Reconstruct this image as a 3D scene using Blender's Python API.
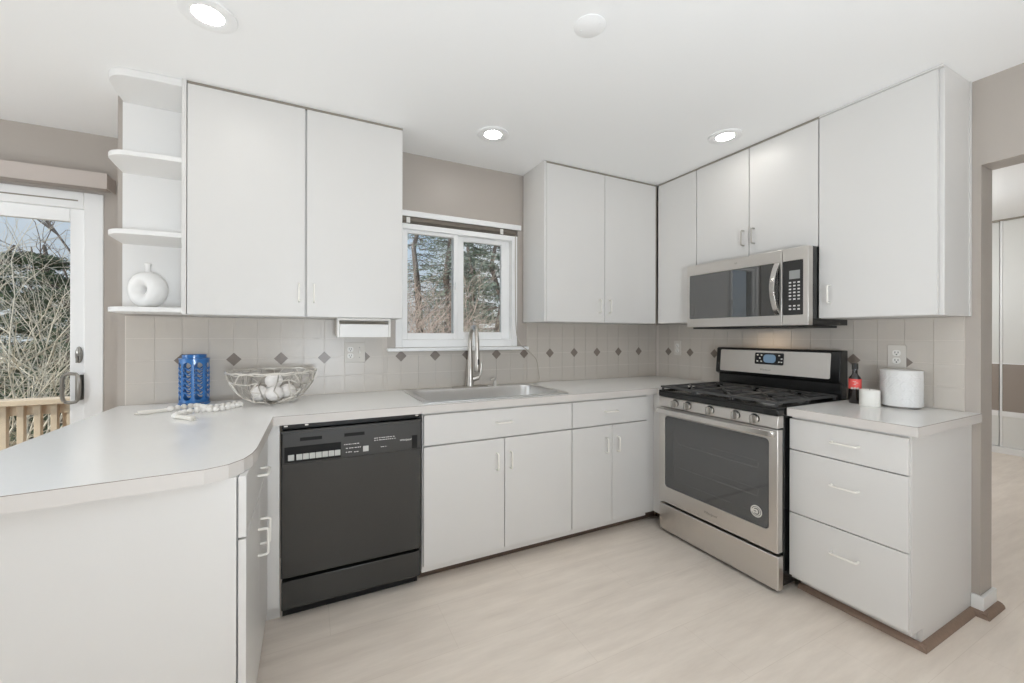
import bpy, bmesh, math, random
from mathutils import Vector, Matrix
random.seed(7)
S = bpy.context.scene
COL = S.collection
PI = math.pi
for o in list(bpy.data.objects):
    bpy.data.objects.remove(o)

# ------------------------------------------------------------------ camera
cd = bpy.data.cameras.new('camera')
cam = bpy.data.objects.new('camera', cd)
COL.objects.link(cam)
cd.sensor_width = 36.0
cd.lens = 409.19 / 1024 * 36
cd.shift_x = 0.0006
cd.shift_y = -0.0061
cd.clip_start = 0.05
cd.clip_end = 400
_yaw = -0.4618
_R = Matrix.Rotation(_yaw, 4, 'Z') @ Matrix.Rotation(PI/2, 4, 'X') @ Matrix.Rotation(0.0022, 4, 'Z')
cam.matrix_world = Matrix.Translation((-2.7435, -2.6574, 1.2648)) @ _R
S.camera = cam

# ------------------------------------------------------------------ world, sun, exposure
S.view_settings.view_transform = 'Standard'
S.view_settings.look = 'None'
S.view_settings.gamma = 1
S.view_settings.use_curve_mapping = False
S.view_settings.exposure = -0.3
try:
    S.cycles.max_bounces = 14
    S.cycles.diffuse_bounces = 7
    S.cycles.glossy_bounces = 5
    S.cycles.transmission_bounces = 8
    S.cycles.transparent_max_bounces = 12
    S.cycles.sample_clamp_indirect = 4
    S.cycles.caustics_reflective = False
    S.cycles.caustics_refractive = False
    S.cycles.use_denoising = True
except Exception:
    pass
W = bpy.data.worlds.new('sky')
S.world = W
W.use_nodes = True
nt = W.node_tree
nt.nodes.clear()
wo = nt.nodes.new('ShaderNodeOutputWorld')
wb = nt.nodes.new('ShaderNodeBackground')
tc = nt.nodes.new('ShaderNodeTexCoord')
sx = nt.nodes.new('ShaderNodeSeparateXYZ')
rp = nt.nodes.new('ShaderNodeValToRGB')
rp.color_ramp.elements[0].position = 0.0
rp.color_ramp.elements[0].color = (0.80, 0.88, 0.95, 1)
rp.color_ramp.elements[1].position = 0.45
rp.color_ramp.elements[1].color = (0.33, 0.56, 0.90, 1)
ns = nt.nodes.new('ShaderNodeTexNoise')
ns.inputs['Scale'].default_value = 3.5
ns.inputs['Detail'].default_value = 5
cr2 = nt.nodes.new('ShaderNodeValToRGB')
cr2.color_ramp.elements[0].position = 0.48
cr2.color_ramp.elements[1].position = 0.68
mx = nt.nodes.new('ShaderNodeMixRGB')
mx.inputs[2].default_value = (0.95, 0.96, 0.98, 1)
L_ = nt.links.new
L_(tc.outputs['Generated'], sx.inputs[0])
L_(sx.outputs['Z'], rp.inputs[0])
L_(tc.outputs['Generated'], ns.inputs['Vector'])
L_(ns.outputs['Fac'], cr2.inputs[0])
L_(cr2.outputs[0], mx.inputs[0])
L_(rp.outputs[0], mx.inputs[1])
L_(mx.outputs[0], wb.inputs[0])
wb.inputs[1].default_value = 0.95
L_(wb.outputs[0], wo.inputs[0])


def light(name, kind, loc, energy, color=(1, 1, 1), rot=(0, 0, 0), **kw):
    ld = bpy.data.lights.new(name, kind)
    ld.energy = energy
    ld.color = color
    for k, v in kw.items():
        setattr(ld, k, v)
    o = bpy.data.objects.new(name, ld)
    o.location = loc
    o.rotation_euler = rot
    COL.objects.link(o)
    return o


light('sun', 'SUN', (-20, -6, 12), 5.0, (1, 0.94, 0.84), Vector((0.85, 0.27, -0.55)).to_track_quat('-Z', 'Y').to_euler(), angle=0.01)
# unseen fills added for brightness, then the next room and cooktop lamps
WB = (0.835, 0.92, 1.0)
light('bounce_fill', 'AREA', (-2.5, -3.8, 0.95), 84, WB, Vector((0.06, 0.46, 1)).to_track_quat('-Z', 'Y').to_euler(), shape='DISK', size=0.6)  # added unseen fill aimed up so the ceiling bounces light forward
light('dining_fill', 'POINT', (-5.9, -1.1, 1.35), 92, WB, shadow_soft_size=0.35)  # added unseen fill standing in for daylight on the dining side
light('low_fill_lamp', 'POINT', (-1.1, -3.9, 0.75), 24, WB, shadow_soft_size=0.3)  # added unseen fill to lift the base cabinets and floor
light('next_room_lamp', 'POINT', (2.3, -0.5, 1.9), 56, (0.95, 0.98, 1.0), shadow_soft_size=0.25)
light('cooktop_lamp', 'AREA', (-0.16, -1.02, 1.305), 0.5, (1.0, 0.78, 0.56), shape='DISK', size=0.05)
CANS = [(-3.072, -0.823), (-1.78, -0.475), (-0.553, -1.065)]

# ------------------------------------------------------------------ materials
def srgb(r, g, b):
    def f(c):
        c /= 255.0
        return c/12.92 if c <= 0.04045 else ((c+0.055)/1.055)**2.4
    return (f(r), f(g), f(b), 1)


def mat(name, rgb, rough=0.5, metal=0.0, noise=0.0, nscale=20, bump=0.0, bscale=200, spec=None, stretch=None, coat=0.0, aniso=None):
    m = bpy.data.materials.new(name)
    m.use_nodes = True
    n = m.node_tree
    p = n.nodes['Principled BSDF']
    c = srgb(*rgb)
    p.inputs['Base Color'].default_value = c
    p.inputs['Roughness'].default_value = rough
    p.inputs['Metallic'].default_value = metal
    if spec is not None:
        p.inputs['Specular IOR Level'].default_value = spec
    if coat:
        p.inputs['Coat Weight'].default_value = coat
        p.inputs['Coat Roughness'].default_value = 0.08
    t = n.nodes.new('ShaderNodeTexCoord')
    mp = n.nodes.new('ShaderNodeMapping')
    if stretch:
        mp.inputs['Scale'].default_value = stretch
    n.links.new(t.outputs['Object'], mp.inputs[0])
    if noise:
        tx = n.nodes.new('ShaderNodeTexNoise')
        tx.inputs['Scale'].default_value = nscale
        tx.inputs['Detail'].default_value = 4
        n.links.new(mp.outputs[0], tx.inputs['Vector'])
        mi = n.nodes.new('ShaderNodeMixRGB')
        mi.inputs[1].default_value = tuple(max(0, v*(1-noise)) for v in c[:3]) + (1,)
        mi.inputs[2].default_value = tuple(min(1, v*(1+noise)) for v in c[:3]) + (1,)
        n.links.new(tx.outputs['Fac'], mi.inputs[0])
        n.links.new(mi.outputs[0], p.inputs['Base Color'])
    if bump:
        tb = n.nodes.new('ShaderNodeTexNoise')
        tb.inputs['Scale'].default_value = bscale
        tb.inputs['Detail'].default_value = 3
        n.links.new(mp.outputs[0], tb.inputs['Vector'])
        bp_ = n.nodes.new('ShaderNodeBump')
        bp_.inputs['Strength'].default_value = bump
        bp_.inputs['Distance'].default_value = 0.002
        n.links.new(tb.outputs['Fac'], bp_.inputs['Height'])
        n.links.new(bp_.outputs[0], p.inputs['Normal'])
    return m


def emis(name, rgb, strength):
    m = bpy.data.materials.new(name)
    m.use_nodes = True
    p = m.node_tree.nodes['Principled BSDF']
    p.inputs['Base Color'].default_value = srgb(*rgb)
    p.inputs['Emission Color'].default_value = srgb(*rgb)
    p.inputs['Emission Strength'].default_value = strength
    return m


M = dict(
    ceiling=mat('ceiling_paint', (245, 245, 244), 0.7, bump=0.15, bscale=300),
    paint=mat('greige_paint', (175, 167, 159), 0.34, bump=0.25, bscale=260),
    taupe=mat('taupe_paint', (150, 139, 130), 0.5, bump=0.2, bscale=260),
    cab=mat('white_laminate', (217, 215, 212), 0.38, noise=0.012, nscale=6, bump=0.04, bscale=120),
    cabin=mat('shelf_white', (232, 231, 229), 0.45),
    counter=mat('counter_laminate', (240, 239, 237), 0.21, noise=0.015, nscale=60),
    counter_edge=mat('counter_edge_laminate', (208, 203, 198), 0.5),
    seam=mat('laminate_seam', (120, 108, 96), 0.7),
    tile=mat('glazed_tile', (194, 187, 178), 0.30, noise=0.02, nscale=5, bump=0.06, bscale=30),
    grout=mat('pale_grout', (212, 205, 197), 0.8),
    diamond=mat('taupe_tile', (126, 115, 106), 0.32, noise=0.05, nscale=40),
    white=mat('white_vinyl', (240, 240, 239), 0.35),
    whitepl=mat('white_plastic', (233, 231, 226), 0.35),
    ivory=mat('ivory_plastic', (208, 203, 195), 0.4),
    pull=mat('white_pull_enamel', (238, 235, 228), 0.3),
    nickel=mat('brushed_nickel', (188, 183, 176), 0.34, 1.0),
    steel=mat('stainless_steel', (216, 212, 207), 0.34, 1.0, noise=0.03, nscale=8, stretch=(1, 1, 60)),
    steel_h=mat('bright_steel', (214, 211, 207), 0.22, 1.0),
    sinksteel=mat('sink_steel', (222, 222, 221), 0.33, 1.0, noise=0.03, nscale=20),
    black=mat('black_enamel', (24, 24, 24), 0.22),
    blackm=mat('black_plastic', (38, 37, 36), 0.45),
    iron=mat('cast_iron', (66, 66, 66), 0.5, bump=0.3, bscale=400),
    burner=mat('burner_aluminium', (150, 148, 145), 0.4, 1.0),
    dw=mat('black_dishwasher', (44, 44, 42), 0.26, spec=0.7),
    dwpanel=mat('dishwasher_panel', (56, 55, 53), 0.33),
    void=mat('dark_recess', (16, 15, 14), 0.8),
    toe=mat('brown_toe_kick', (92, 76, 64), 0.6, noise=0.15, nscale=30),
    quarter=mat('brown_quarter_round', (140, 118, 103), 0.55, noise=0.2, nscale=40, stretch=(3, 3, 1)),
    lens=emis('lamp_lens', (255, 252, 246), 42.0),
    blue=mat('blue_enamel', (50, 112, 176), 0.3, coat=0.3),
    bead=mat('white_bead', (234, 231, 226), 0.55),
    tassel=mat('cotton_tassel', (228, 224, 216), 0.9),
    wire=mat('basket_wire', (222, 217, 209), 0.35, 0.4),
    ball=mat('white_ball', (236, 232, 228), 0.6, bump=0.5, bscale=60),
    label=mat('red_label', (234, 92, 86), 0.5),
    labelw=mat('white_label', (225, 222, 216), 0.5),
    bottle=mat('dark_bottle_glass', (28, 22, 20), 0.12, coat=0.6),
    candle=mat('white_wax', (236, 234, 228), 0.5),
    ceramic=mat('glazed_white_canister', (222, 221, 219), 0.4),
    gasket=mat('grey_base', (130, 126, 122), 0.5),
    handle=mat('grey_metal_handle', (152, 149, 143), 0.35, 0.8),
    cedar=mat('deck_timber', (222, 200, 174), 0.75, noise=0.25, nscale=9, stretch=(1, 1, 1)),
    display=mat('blue_clock_glare', (120, 150, 178), 0.15),
    lcd=mat('grey_display', (150, 152, 150), 0.3),
    button=mat('grey_button', (196, 196, 192), 0.5),
    mark=mat('white_print', (225, 224, 220), 0.5),
    bark=mat('pine_bark', (100, 88, 80), 0.9, noise=0.3, nscale=12),
    twig=mat('pale_twigs', (228, 219, 202), 0.9),
    twig2=mat('rosy_brown_twigs', (192, 174, 163), 0.9),
    twig3=mat('grey_bare_branches', (110, 98, 92), 0.9),
    needle=mat('pine_needles', (88, 104, 78), 0.8, noise=0.5, nscale=2.5),
    needle2=mat('dull_green_needles', (126, 138, 124), 0.8, noise=0.4, nscale=3),
    leaf=mat('olive_leaves', (120, 124, 78), 0.7, noise=0.4, nscale=4),
    ground=mat('leaf_litter', (150, 132, 104), 0.95, noise=0.5, nscale=5),
    bag=mat('paper_white', (235, 233, 228), 0.7),
    valance=mat('rosy_beige_valance', (188, 178, 171), 0.5),
    sandf=mat('cream_cord', (232, 228, 218), 0.6),
    cable=mat('clear_cord', (186, 178, 166), 0.4),
    headrail=mat('headrail_slot_shade', (120, 112, 102), 0.4, 0.3),  # blind parts darkened with the shade of the slot under the casing
    gap=mat('gap_shade_and_track', (150, 143, 132), 0.8),  # grey for door tracks, and for shade painted into cabinet gap strips
    bright_wall=mat('white_panel', (226, 226, 222), 0.42),
)

# vinyl floor: pale planks running along the sink wall
fm = bpy.data.materials.new('pale_vinyl_floor')
fm.use_nodes = True
n = fm.node_tree
p = n.nodes['Principled BSDF']
t = n.nodes.new('ShaderNodeTexCoord')
br = n.nodes.new('ShaderNodeTexBrick')
br.offset = 0.5
br.inputs['Scale'].default_value = 1.0
br.inputs['Brick Width'].default_value = 0.92
br.inputs['Row Height'].default_value = 0.305
br.inputs['Mortar Size'].default_value = 0.0012
br.inputs['Mortar Smooth'].default_value = 0.3
br.inputs['Color1'].default_value = srgb(236, 225, 213)
br.inputs['Color2'].default_value = srgb(239, 228, 216)
br.inputs['Mortar'].default_value = srgb(226, 214, 201)
n.links.new(t.outputs['Object'], br.inputs['Vector'])
mp = n.nodes.new('ShaderNodeMapping')
mp.inputs['Scale'].default_value = (1.3, 9, 1)
n.links.new(t.outputs['Object'], mp.inputs[0])
tn = n.nodes.new('ShaderNodeTexNoise')
tn.inputs['Scale'].default_value = 2.2
tn.inputs['Detail'].default_value = 7
tn.inputs['Roughness'].default_value = 0.62
n.links.new(mp.outputs[0], tn.inputs['Vector'])
rr = n.nodes.new('ShaderNodeValToRGB')
rr.color_ramp.elements[0].position = 0.3
rr.color_ramp.elements[0].color = (0.88, 0.865, 0.85, 1)
rr.color_ramp.elements[1].position = 0.7
rr.color_ramp.elements[1].color = (1.03, 1.03, 1.03, 1)
n.links.new(tn.outputs['Fac'], rr.inputs[0])
mm = n.nodes.new('ShaderNodeMixRGB')
mm.blend_type = 'MULTIPLY'
mm.inputs[0].default_value = 1
n.links.new(br.outputs['Color'], mm.inputs[1])
n.links.new(rr.outputs[0], mm.inputs[2])
n.links.new(mm.outputs[0], p.inputs['Base Color'])
p.inputs['Roughness'].default_value = 0.36
M['floor'] = fm

# window glass: mostly clear, faint reflection
def glass_mat(name, tint, refl=0.08, rough=0.0, haze=0.0, hcol=(0.1, 0.1, 0.1, 1)):
    m = bpy.data.materials.new(name)
    m.use_nodes = True
    k = m.node_tree
    k.nodes.clear()
    o = k.nodes.new('ShaderNodeOutputMaterial')
    tr = k.nodes.new('ShaderNodeBsdfTransparent')
    tr.inputs[0].default_value = tint
    gl = k.nodes.new('ShaderNodeBsdfGlossy')
    gl.inputs['Roughness'].default_value = rough
    lw = k.nodes.new('ShaderNodeLayerWeight')
    lw.inputs[0].default_value = 0.5
    fr = k.nodes.new('ShaderNodeMath')
    fr.operation = 'POWER'
    fr.inputs[1].default_value = 4.5
    k.links.new(lw.outputs['Facing'], fr.inputs[0])
    ad = k.nodes.new('ShaderNodeMath')
    ad.operation = 'MULTIPLY_ADD'
    ad.inputs[1].default_value = 0.9
    ad.inputs[2].default_value = 0.04+refl
    k.links.new(fr.outputs[0], ad.inputs[0])
    mi = k.nodes.new('ShaderNodeMixShader')
    k.links.new(ad.outputs[0], mi.inputs[0])
    if haze:
        df = k.nodes.new('ShaderNodeBsdfDiffuse')
        df.inputs[0].default_value = hcol
        m2 = k.nodes.new('ShaderNodeMixShader')
        m2.inputs[0].default_value = haze
        k.links.new(tr.outputs[0], m2.inputs[1])
        k.links.new(df.outputs[0], m2.inputs[2])
        k.links.new(m2.outputs[0], mi.inputs[1])
    else:
        k.links.new(tr.outputs[0], mi.inputs[1])
    k.links.new(gl.outputs[0], mi.inputs[2])
    k.links.new(mi.outputs[0], o.inputs[0])
    return m


M['glass'] = glass_mat('window_glass', (0.96, 0.98, 0.98, 1), 0.0)
M['ovenglass'] = glass_mat('dark_oven_glass', (0.72, 0.72, 0.72, 1), -0.01, 0.03, 0.26, (0.30, 0.30, 0.297, 1))
M['mwglass'] = glass_mat('dark_microwave_glass', (0.25, 0.25, 0.25, 1), 0.15, 0.02, 0.5, (0.08, 0.08, 0.078, 1))

# ------------------------------------------------------------------ mesh building
class MB:
    def __init__(s):
        s.v = []; s.f = []; s.m = []; s.mi = 0; s.smooth = []; s.sm = False

    def add(s, vs, fs):
        b = len(s.v)
        s.v.extend([tuple(map(float, a)) for a in vs])
        for f in fs:
            s.f.append([b+i for i in f]); s.m.append(s.mi); s.smooth.append(s.sm)
        return s

    def box(s, x0, y0, z0, x1, y1, z1):
        x0, x1 = sorted((x0, x1)); y0, y1 = sorted((y0, y1)); z0, z1 = sorted((z0, z1))
        vs = [(x, y, z) for z in (z0, z1) for x, y in ((x0, y0), (x1, y0), (x1, y1), (x0, y1))]
        return s.add(vs, [(3, 2, 1, 0), (4, 5, 6, 7), (0, 1, 5, 4), (1, 2, 6, 5), (2, 3, 7, 6), (3, 0, 4, 7)])

    def prism(s, poly, z0, z1, mp=lambda u, v, w: (u, v, w)):
        k = len(poly)
        a = sum(poly[i][0]*poly[(i+1) % k][1]-poly[(i+1) % k][0]*poly[i][1] for i in range(k))
        if a < 0: poly = poly[::-1]
        vs = [mp(x, y, z0) for x, y in poly] + [mp(x, y, z1) for x, y in poly]
        return s.add(vs, [tuple(range(k))[::-1], tuple(range(k, 2*k))] + [(i, (i+1) % k, k+(i+1) % k, k+i) for i in range(k)])

    def prism_holes(s, outer, holes, z0, z1, mp=lambda u, v, w: (u, v, w)):
        bm = bmesh.new()
        edges = []
        loops = []
        for lp in [outer]+holes:
            vs = [bm.verts.new((x, y, 0)) for x, y in lp]
            loops.append(vs)
            edges += [bm.edges.new((vs[i], vs[(i+1) % len(vs)])) for i in range(len(vs))]
        bmesh.ops.triangle_fill(bm, use_beauty=True, use_dissolve=False, edges=edges, normal=(0, 0, 1))
        bm.verts.index_update()
        co = [(v.co.x, v.co.y) for v in bm.verts]
        tris = [[v.index for v in f.verts] for f in bm.faces]
        tris = [t_ if ((co[t_[1]][0]-co[t_[0]][0])*(co[t_[2]][1]-co[t_[0]][1])-(co[t_[2]][0]-co[t_[0]][0])*(co[t_[1]][1]-co[t_[0]][1])) > 0 else t_[::-1] for t_ in tris]
        k = len(co)
        vs = [mp(x, y, z0) for x, y in co] + [mp(x, y, z1) for x, y in co]
        fs = [t_[::-1] for t_ in tris] + [[i+k for i in t_] for t_ in tris]
        for lp in loops:
            ids = [v.index for v in lp]
            for i in range(len(ids)):
                a, b = ids[i], ids[(i+1) % len(ids)]
                fs.append([a, b, b+k, a+k])
        bm.free()
        return s.add(vs, fs)

    def tube(s, pts, r, n=8, closed=False, caps=True):
        pts = [Vector(q) for q in pts]
        k = len(pts)
        rs = r if isinstance(r, (list, tuple)) else [r]*k
        vs = []
        up = None
        for i, q in enumerate(pts):
            a = pts[(i-1) % k] if (closed or i > 0) else q
            b = pts[(i+1) % k] if (closed or i < k-1) else q
            d = (b-a)
            if d.length < 1e-9: d = Vector((0, 0, 1))
            d.normalize()
            if up is None:
                up = d.orthogonal().normalized()
            else:
                up = (up - d*up.dot(d))
                if up.length < 1e-6: up = d.orthogonal()
                up.normalize()
            w = d.cross(up)
            for j in range(n):
                an = 2*PI*j/n
                vs.append(q + (up*math.cos(an)+w*math.sin(an))*rs[i])
        fs = []
        for i in range(k if closed else k-1):
            for j in range(n):
                a = i*n+j; b = i*n+(j+1) % n
                c = ((i+1) % k)*n+(j+1) % n; d_ = ((i+1) % k)*n+j
                fs.append((a, b, c, d_))
        if caps and not closed:
            fs.append(tuple(range(n))[::-1]); fs.append(tuple((k-1)*n+j for j in range(n)))
        o = s.sm; s.sm = n > 5
        s.add(vs, fs); s.sm = o
        return s

    def lathe(s, prof, c=(0, 0, 0), n=32, mp=None, caps=True):
        # prof: list of (r, z)
        vs = []; fs = []
        k = len(prof)
        for r, z in prof:
            for j in range(n):
                an = 2*PI*j/n
                q = (r*math.cos(an), r*math.sin(an), z)
                if mp: q = mp(*q)
                vs.append((q[0]+c[0], q[1]+c[1], q[2]+c[2]))
        for i in range(k-1):
            for j in range(n):
                fs.append((i*n+j, i*n+(j+1) % n, (i+1)*n+(j+1) % n, (i+1)*n+j))
        if caps and prof[0][0] > 1e-6: fs.append(tuple(range(n))[::-1])
        if caps and prof[-1][0] > 1e-6: fs.append(tuple((k-1)*n+j for j in range(n)))
        o = s.sm; s.sm = True
        s.add(vs, fs); s.sm = o
        return s

    def sphere(s, c, r, nu=12, nv=8, sc=(1, 1, 1)):
        prof = [(max(1e-5, r*math.sin(PI*i/nv)), -r*math.cos(PI*i/nv)) for i in range(nv+1)]
        return s.lathe(prof, c, nu, mp=lambda x, y, z: (x*sc[0], y*sc[1], z*sc[2]))


WO = {}   # world origin of every object


def obj(name, mb, mats, parent=None, bevel=0.0, seg=2, label=None, cat=None, group=None, kind=None, loc=None):
    if not isinstance(mats, (list, tuple)): mats = [mats]
    xs = [v[0] for v in mb.v]; ys = [v[1] for v in mb.v]; zs = [v[2] for v in mb.v]
    org = Vector(loc) if loc else Vector(((min(xs)+max(xs))/2, (min(ys)+max(ys))/2, min(zs)))
    me = bpy.data.meshes.new(name)
    me.from_pydata([tuple(Vector(v)-org) for v in mb.v], [], mb.f)
    for m in mats: me.materials.append(M[m] if isinstance(m, str) else m)
    for pl, mi, sm in zip(me.polygons, mb.m, mb.smooth):
        pl.material_index = mi
        pl.use_smooth = sm
    me.validate()
    bm_ = bmesh.new()
    bm_.from_mesh(me)
    bmesh.ops.recalc_face_normals(bm_, faces=bm_.faces[:])
    bm_.to_mesh(me)
    bm_.free()
    me.update()
    me.set_sharp_from_angle(angle=math.radians(42))
    o = bpy.data.objects.new(name, me)
    COL.objects.link(o)
    if parent:
        o.parent = parent
        o.location = org - WO[parent.name]
    else:
        o.location = org
    WO[o.name] = org
    if bevel:
        b = o.modifiers.new('bevel', 'BEVEL')
        b.width = bevel; b.segments = seg; b.limit_method = 'ANGLE'; b.angle_limit = math.radians(50)
        b.harden_normals = False
    tag(o, label, cat, group, kind)
    return o


def tag(o, label=None, cat=None, group=None, kind=None):
    if label: o['label'] = label
    if cat: o['category'] = cat
    if group: o['group'] = group
    if kind: o['kind'] = kind


def thing(name, label, cat, loc, group=None, kind=None):
    o = bpy.data.objects.new(name, None)
    o.empty_display_size = 0.1
    COL.objects.link(o)
    o.location = loc
    WO[o.name] = Vector(loc)
    tag(o, label, cat, group, kind)
    return o


def box(*a):
    return MB().box(*a)


def text_mesh(txt, size, mp, depth=0.0004, shear=0.0):
    """text as mesh in the frame mp(u, v, w)"""
    cu = bpy.data.curves.new('txt', 'FONT')
    cu.body = txt; cu.size = size; cu.extrude = depth; cu.shear = shear
    cu.align_x = 'CENTER'; cu.align_y = 'CENTER'
    o = bpy.data.objects.new('txt', cu)
    COL.objects.link(o)
    dg = bpy.context.evaluated_depsgraph_get()
    me = bpy.data.meshes.new_from_object(o.evaluated_get(dg))
    mb = MB()
    mb.add([mp(*v.co) for v in me.vertices], [list(pl.vertices) for pl in me.polygons])
    bpy.data.objects.remove(o)
    bpy.data.meshes.remove(me)
    return mb


def pull(parent, c, axis, out, length=0.09, proj=0.030, r=0.0042, mt='pull', label=None, name='handle'):
    """D-shaped wire pull: c on the mounting face, axis = bar direction, out = outward direction"""
    c = Vector(c); a = Vector(axis); o = Vector(out)
    pts = []
    h = length/2
    rc = 0.009
    pts.append(c - a*h)
    pts.append(c - a*h + o*(proj-rc))
    for i in range(1, 4):
        t_ = i/4*PI/2
        pts.append(c - a*(h - rc + rc*math.cos(t_)) + o*(proj-rc+rc*math.sin(t_)))
    pts.append(c - a*(h-rc) + o*proj)
    pts.append(c + a*(h-rc) + o*proj)
    for i in range(1, 4):
        t_ = i/4*PI/2
        pts.append(c + a*(h - rc + rc*math.sin(t_)) + o*(proj-rc+rc*math.cos(t_)))
    pts.append(c + a*h + o*(proj-rc))
    pts.append(c + a*h)
    mb = MB().tube(pts, r, 8)
    return obj(name, mb, mt, parent, label=label)


# ------------------------------------------------------------------ room shell
H = 2.437
ZR = -5.4    # rear wall y
XL = -6.6    # left wall x
XF = 4.05    # far wall of the next room
def struct(name, mb, mt, bevel=0, label=None):
    return obj(name, mb, mt, bevel=bevel, kind='structure', label=label)


struct('floor', box(XL-0.2, ZR-0.2, -0.12, XF+0.2, 1.6, 0), 'floor')
mb = MB()
mb.box(XL-0.2, ZR-0.2, H, 0.0, 0.78, H+0.25)
struct('ceiling', mb, 'ceiling')
struct('ceiling_next_room', box(0.135, ZR-0.2, 2.53, XF+0.2, 1.6, 2.78), 'ceiling')
# kitchen back wall with window hole
wx0, wx1, wz0, wz1 = -2.245, -1.372, 1.185, 2.035
mb = MB()
mb.box(-3.579, 0, 0, wx0, 0.14, H); mb.box(wx1, 0, 0, 0.135, 0.14, H)
mb.box(wx0, 0, 0, wx1, 0.14, wz0); mb.box(wx0, 0, wz1, wx1, 0.14, H)
struct('wall_back', mb, 'paint')
# return wall and dining back wall with the sliding door hole
struct('wall_return', box(-3.579, 0.14, 0, -3.45, 0.72, H), 'paint')
mb = MB()
dx0, dx1, dzt = -5.75, -3.823, 2.088
mb.box(XL, 0.58, 0, dx0, 0.72, H); mb.box(dx1, 0.58, 0, -3.579, 0.72, H)
mb.box(dx0, 0.58, dzt, dx1, 0.72, H)
struct('wall_dining', mb, 'paint')
# right wall with the doorway
ye, yd = -1.942, -2.95
zh = 2.045
mb = MB()
mb.box(0, ye, 0, 0.135, 0.0, H); mb.box(0, ZR, 0, 0.135, yd, H+0.3); mb.box(0, yd, zh, 0.135, ye, H+0.3)
struct('wall_right', mb, 'paint')
struct('wall_rear', box(XL-0.2, ZR-0.2, 0, XF+0.2, ZR, 2.78), 'paint')
mb = MB()
mb.box(XL-0.15, ZR, 0, XL, 0.72, H)
struct('wall_left', mb, 'paint')
struct('wall_far', box(XF, ZR, 0, XF+0.15, 1.6, 2.78), 'bright_wall')
struct('wall_next_room', box(0.135, 1.45, 0, XF, 1.6, 2.78), 'paint')

# baseboard wrapping the wall end + brown shoe moulding
mb = MB()
mb.prism([(0, ye+0.027), (-0.014, ye+0.027), (-0.014, ye-0.014), (0.149, ye-0.014), (0.149, ye), (0, ye)], 0, 0.085)
mb.box(0.135, ye, 0, 0.149, 1.4, 0.085)
struct('baseboard_right', mb, 'white', 0.003)
mb = MB()
def quarter_run(mb, p0, p1, nrm, r=0.024):
    p0 = Vector(p0); p1 = Vector(p1); nn = Vector(nrm)
    k = 5
    vs = []
    for q in (p0, p1):
        vs.append(q)
        for i in range(k+1):
            a = PI/2*i/k
            vs.append(q + nn*r*math.cos(a) + Vector((0, 0, r*math.sin(a))))
    m_ = k+2
    fs = [tuple(range(m_)), tuple(range(m_, 2*m_))[::-1]] + [(i, (i+1) % m_, m_+(i+1) % m_, m_+i) for i in range(m_)]
    mb.add(vs, fs)
quarter_run(mb, (-0.014, ye+0.028, 0), (-0.014, ye-0.030, 0), (-1, 0, 0))
quarter_run(mb, (-0.036, ye-0.014, 0), (0.160, ye-0.014, 0), (0, -1, 0))
struct('trim_1', mb, 'quarter', label='brown quarter round around the white baseboard of the wall end')

# far wall of the next room: white closet doors with a taupe band
for i, (y0, y1) in enumerate([(-1.03, 0.2), (-2.25, -1.04), (-3.5, -2.26)]):
    lab = ['white closet door panel with taupe band, left of the seam seen through the doorway',
           'white closet door panel with taupe band, right of the seam seen through the doorway',
           'white closet door panel with taupe band, behind the doorway wall at right'][i]
    if i == 2: continue
    r = thing('closet_door', lab, 'closet door', (XF-0.05, (y0+y1)/2, 0.07), 'white closet door panels in the next room')
    xo = XF-0.03 - 0.018*(i == 1)
    obj('upper_panel', box(xo, y0, 0.975, xo+0.015, y1, 2.515), 'bright_wall', r)
    obj('band', box(xo, y0, 0.455, xo+0.015, y1, 0.965), 'taupe', r, label='taupe middle band')
    obj('lower_panel', box(xo, y0, 0.07, xo+0.015, y1, 0.40), 'bright_wall', r)
    mb = MB(); mb.box(xo-0.012, y0, 0.40, xo+0.015, y1, 0.455); mb.box(xo-0.004, y0, 0.963, xo+0.015, y1, 0.977)
    mb.box(xo-0.006, y1-0.018, 0.07, xo+0.015, y1, 2.515)
    obj('rail', mb, 'white', r, 0.002)
mb = MB().box(XF-0.075, -3.6, 2.514, XF, 1.0, 2.53)
struct('trim_2', mb, 'gap', label='dark top track of the closet doors in the next room')
struct('baseboard_far', box(XF-0.085, -3.6, 0, XF, 1.45, 0.068), 'white', 0.003)

# ------------------------------------------------------------------ tile backsplash
mb = MB()
T = 0.1112
mb.mi = 0
for (x0, x1, z0, z1) in [(-3.549, wx0-0.052, 0.9141, 1.356), (wx0-0.052, wx1+0.075, 0.9141, 1.158), (wx1+0.075, -0.0085, 0.9141, 1.356)]:
    mb.mi = 0
    mb.box(x0, -0.006, z0, x1, -0.0005, z1)
    mb.mi = 1
    i0 = math.floor((x0+2.211)/T)-1
    for i in range(i0, i0+40):
        a, b = -2.211+i*T, -2.211+(i+1)*T
        a, b = max(a, x0), min(b, x1)
        if b-a < 0.006: continue
        for j in range(-3, 3):
            c, d = 1.133+j*T, 1.133+(j+1)*T
            c, d = max(c, z0), min(d, z1)
            if d-c < 0.006: continue
            g = 0.0012
            mb.box(a+g, -0.0085, c+g, b-g, -0.006, d-g)
mb.mi = 2
for k in range(-5, 10):
    cx = -2.211+k*2*T
    if cx < -3.45 or cx > -0.1: continue
    h = 0.035; hz = 0.036
    mb.prism([(cx-h, 1.131), (cx, 1.131-hz), (cx+h, 1.131), (cx, 1.131+hz)], 0.0088, 0.0098, mp=lambda u, v, w: (u, -w, v))
obj('tile_backsplash', mb, ['grout', 'tile', 'diamond'], label='pale square tile backsplash with taupe diamonds along the sink wall', cat='backsplash')
mb = MB()
yend = -1.893
T2 = 0.1093
mb.mi = 0
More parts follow.
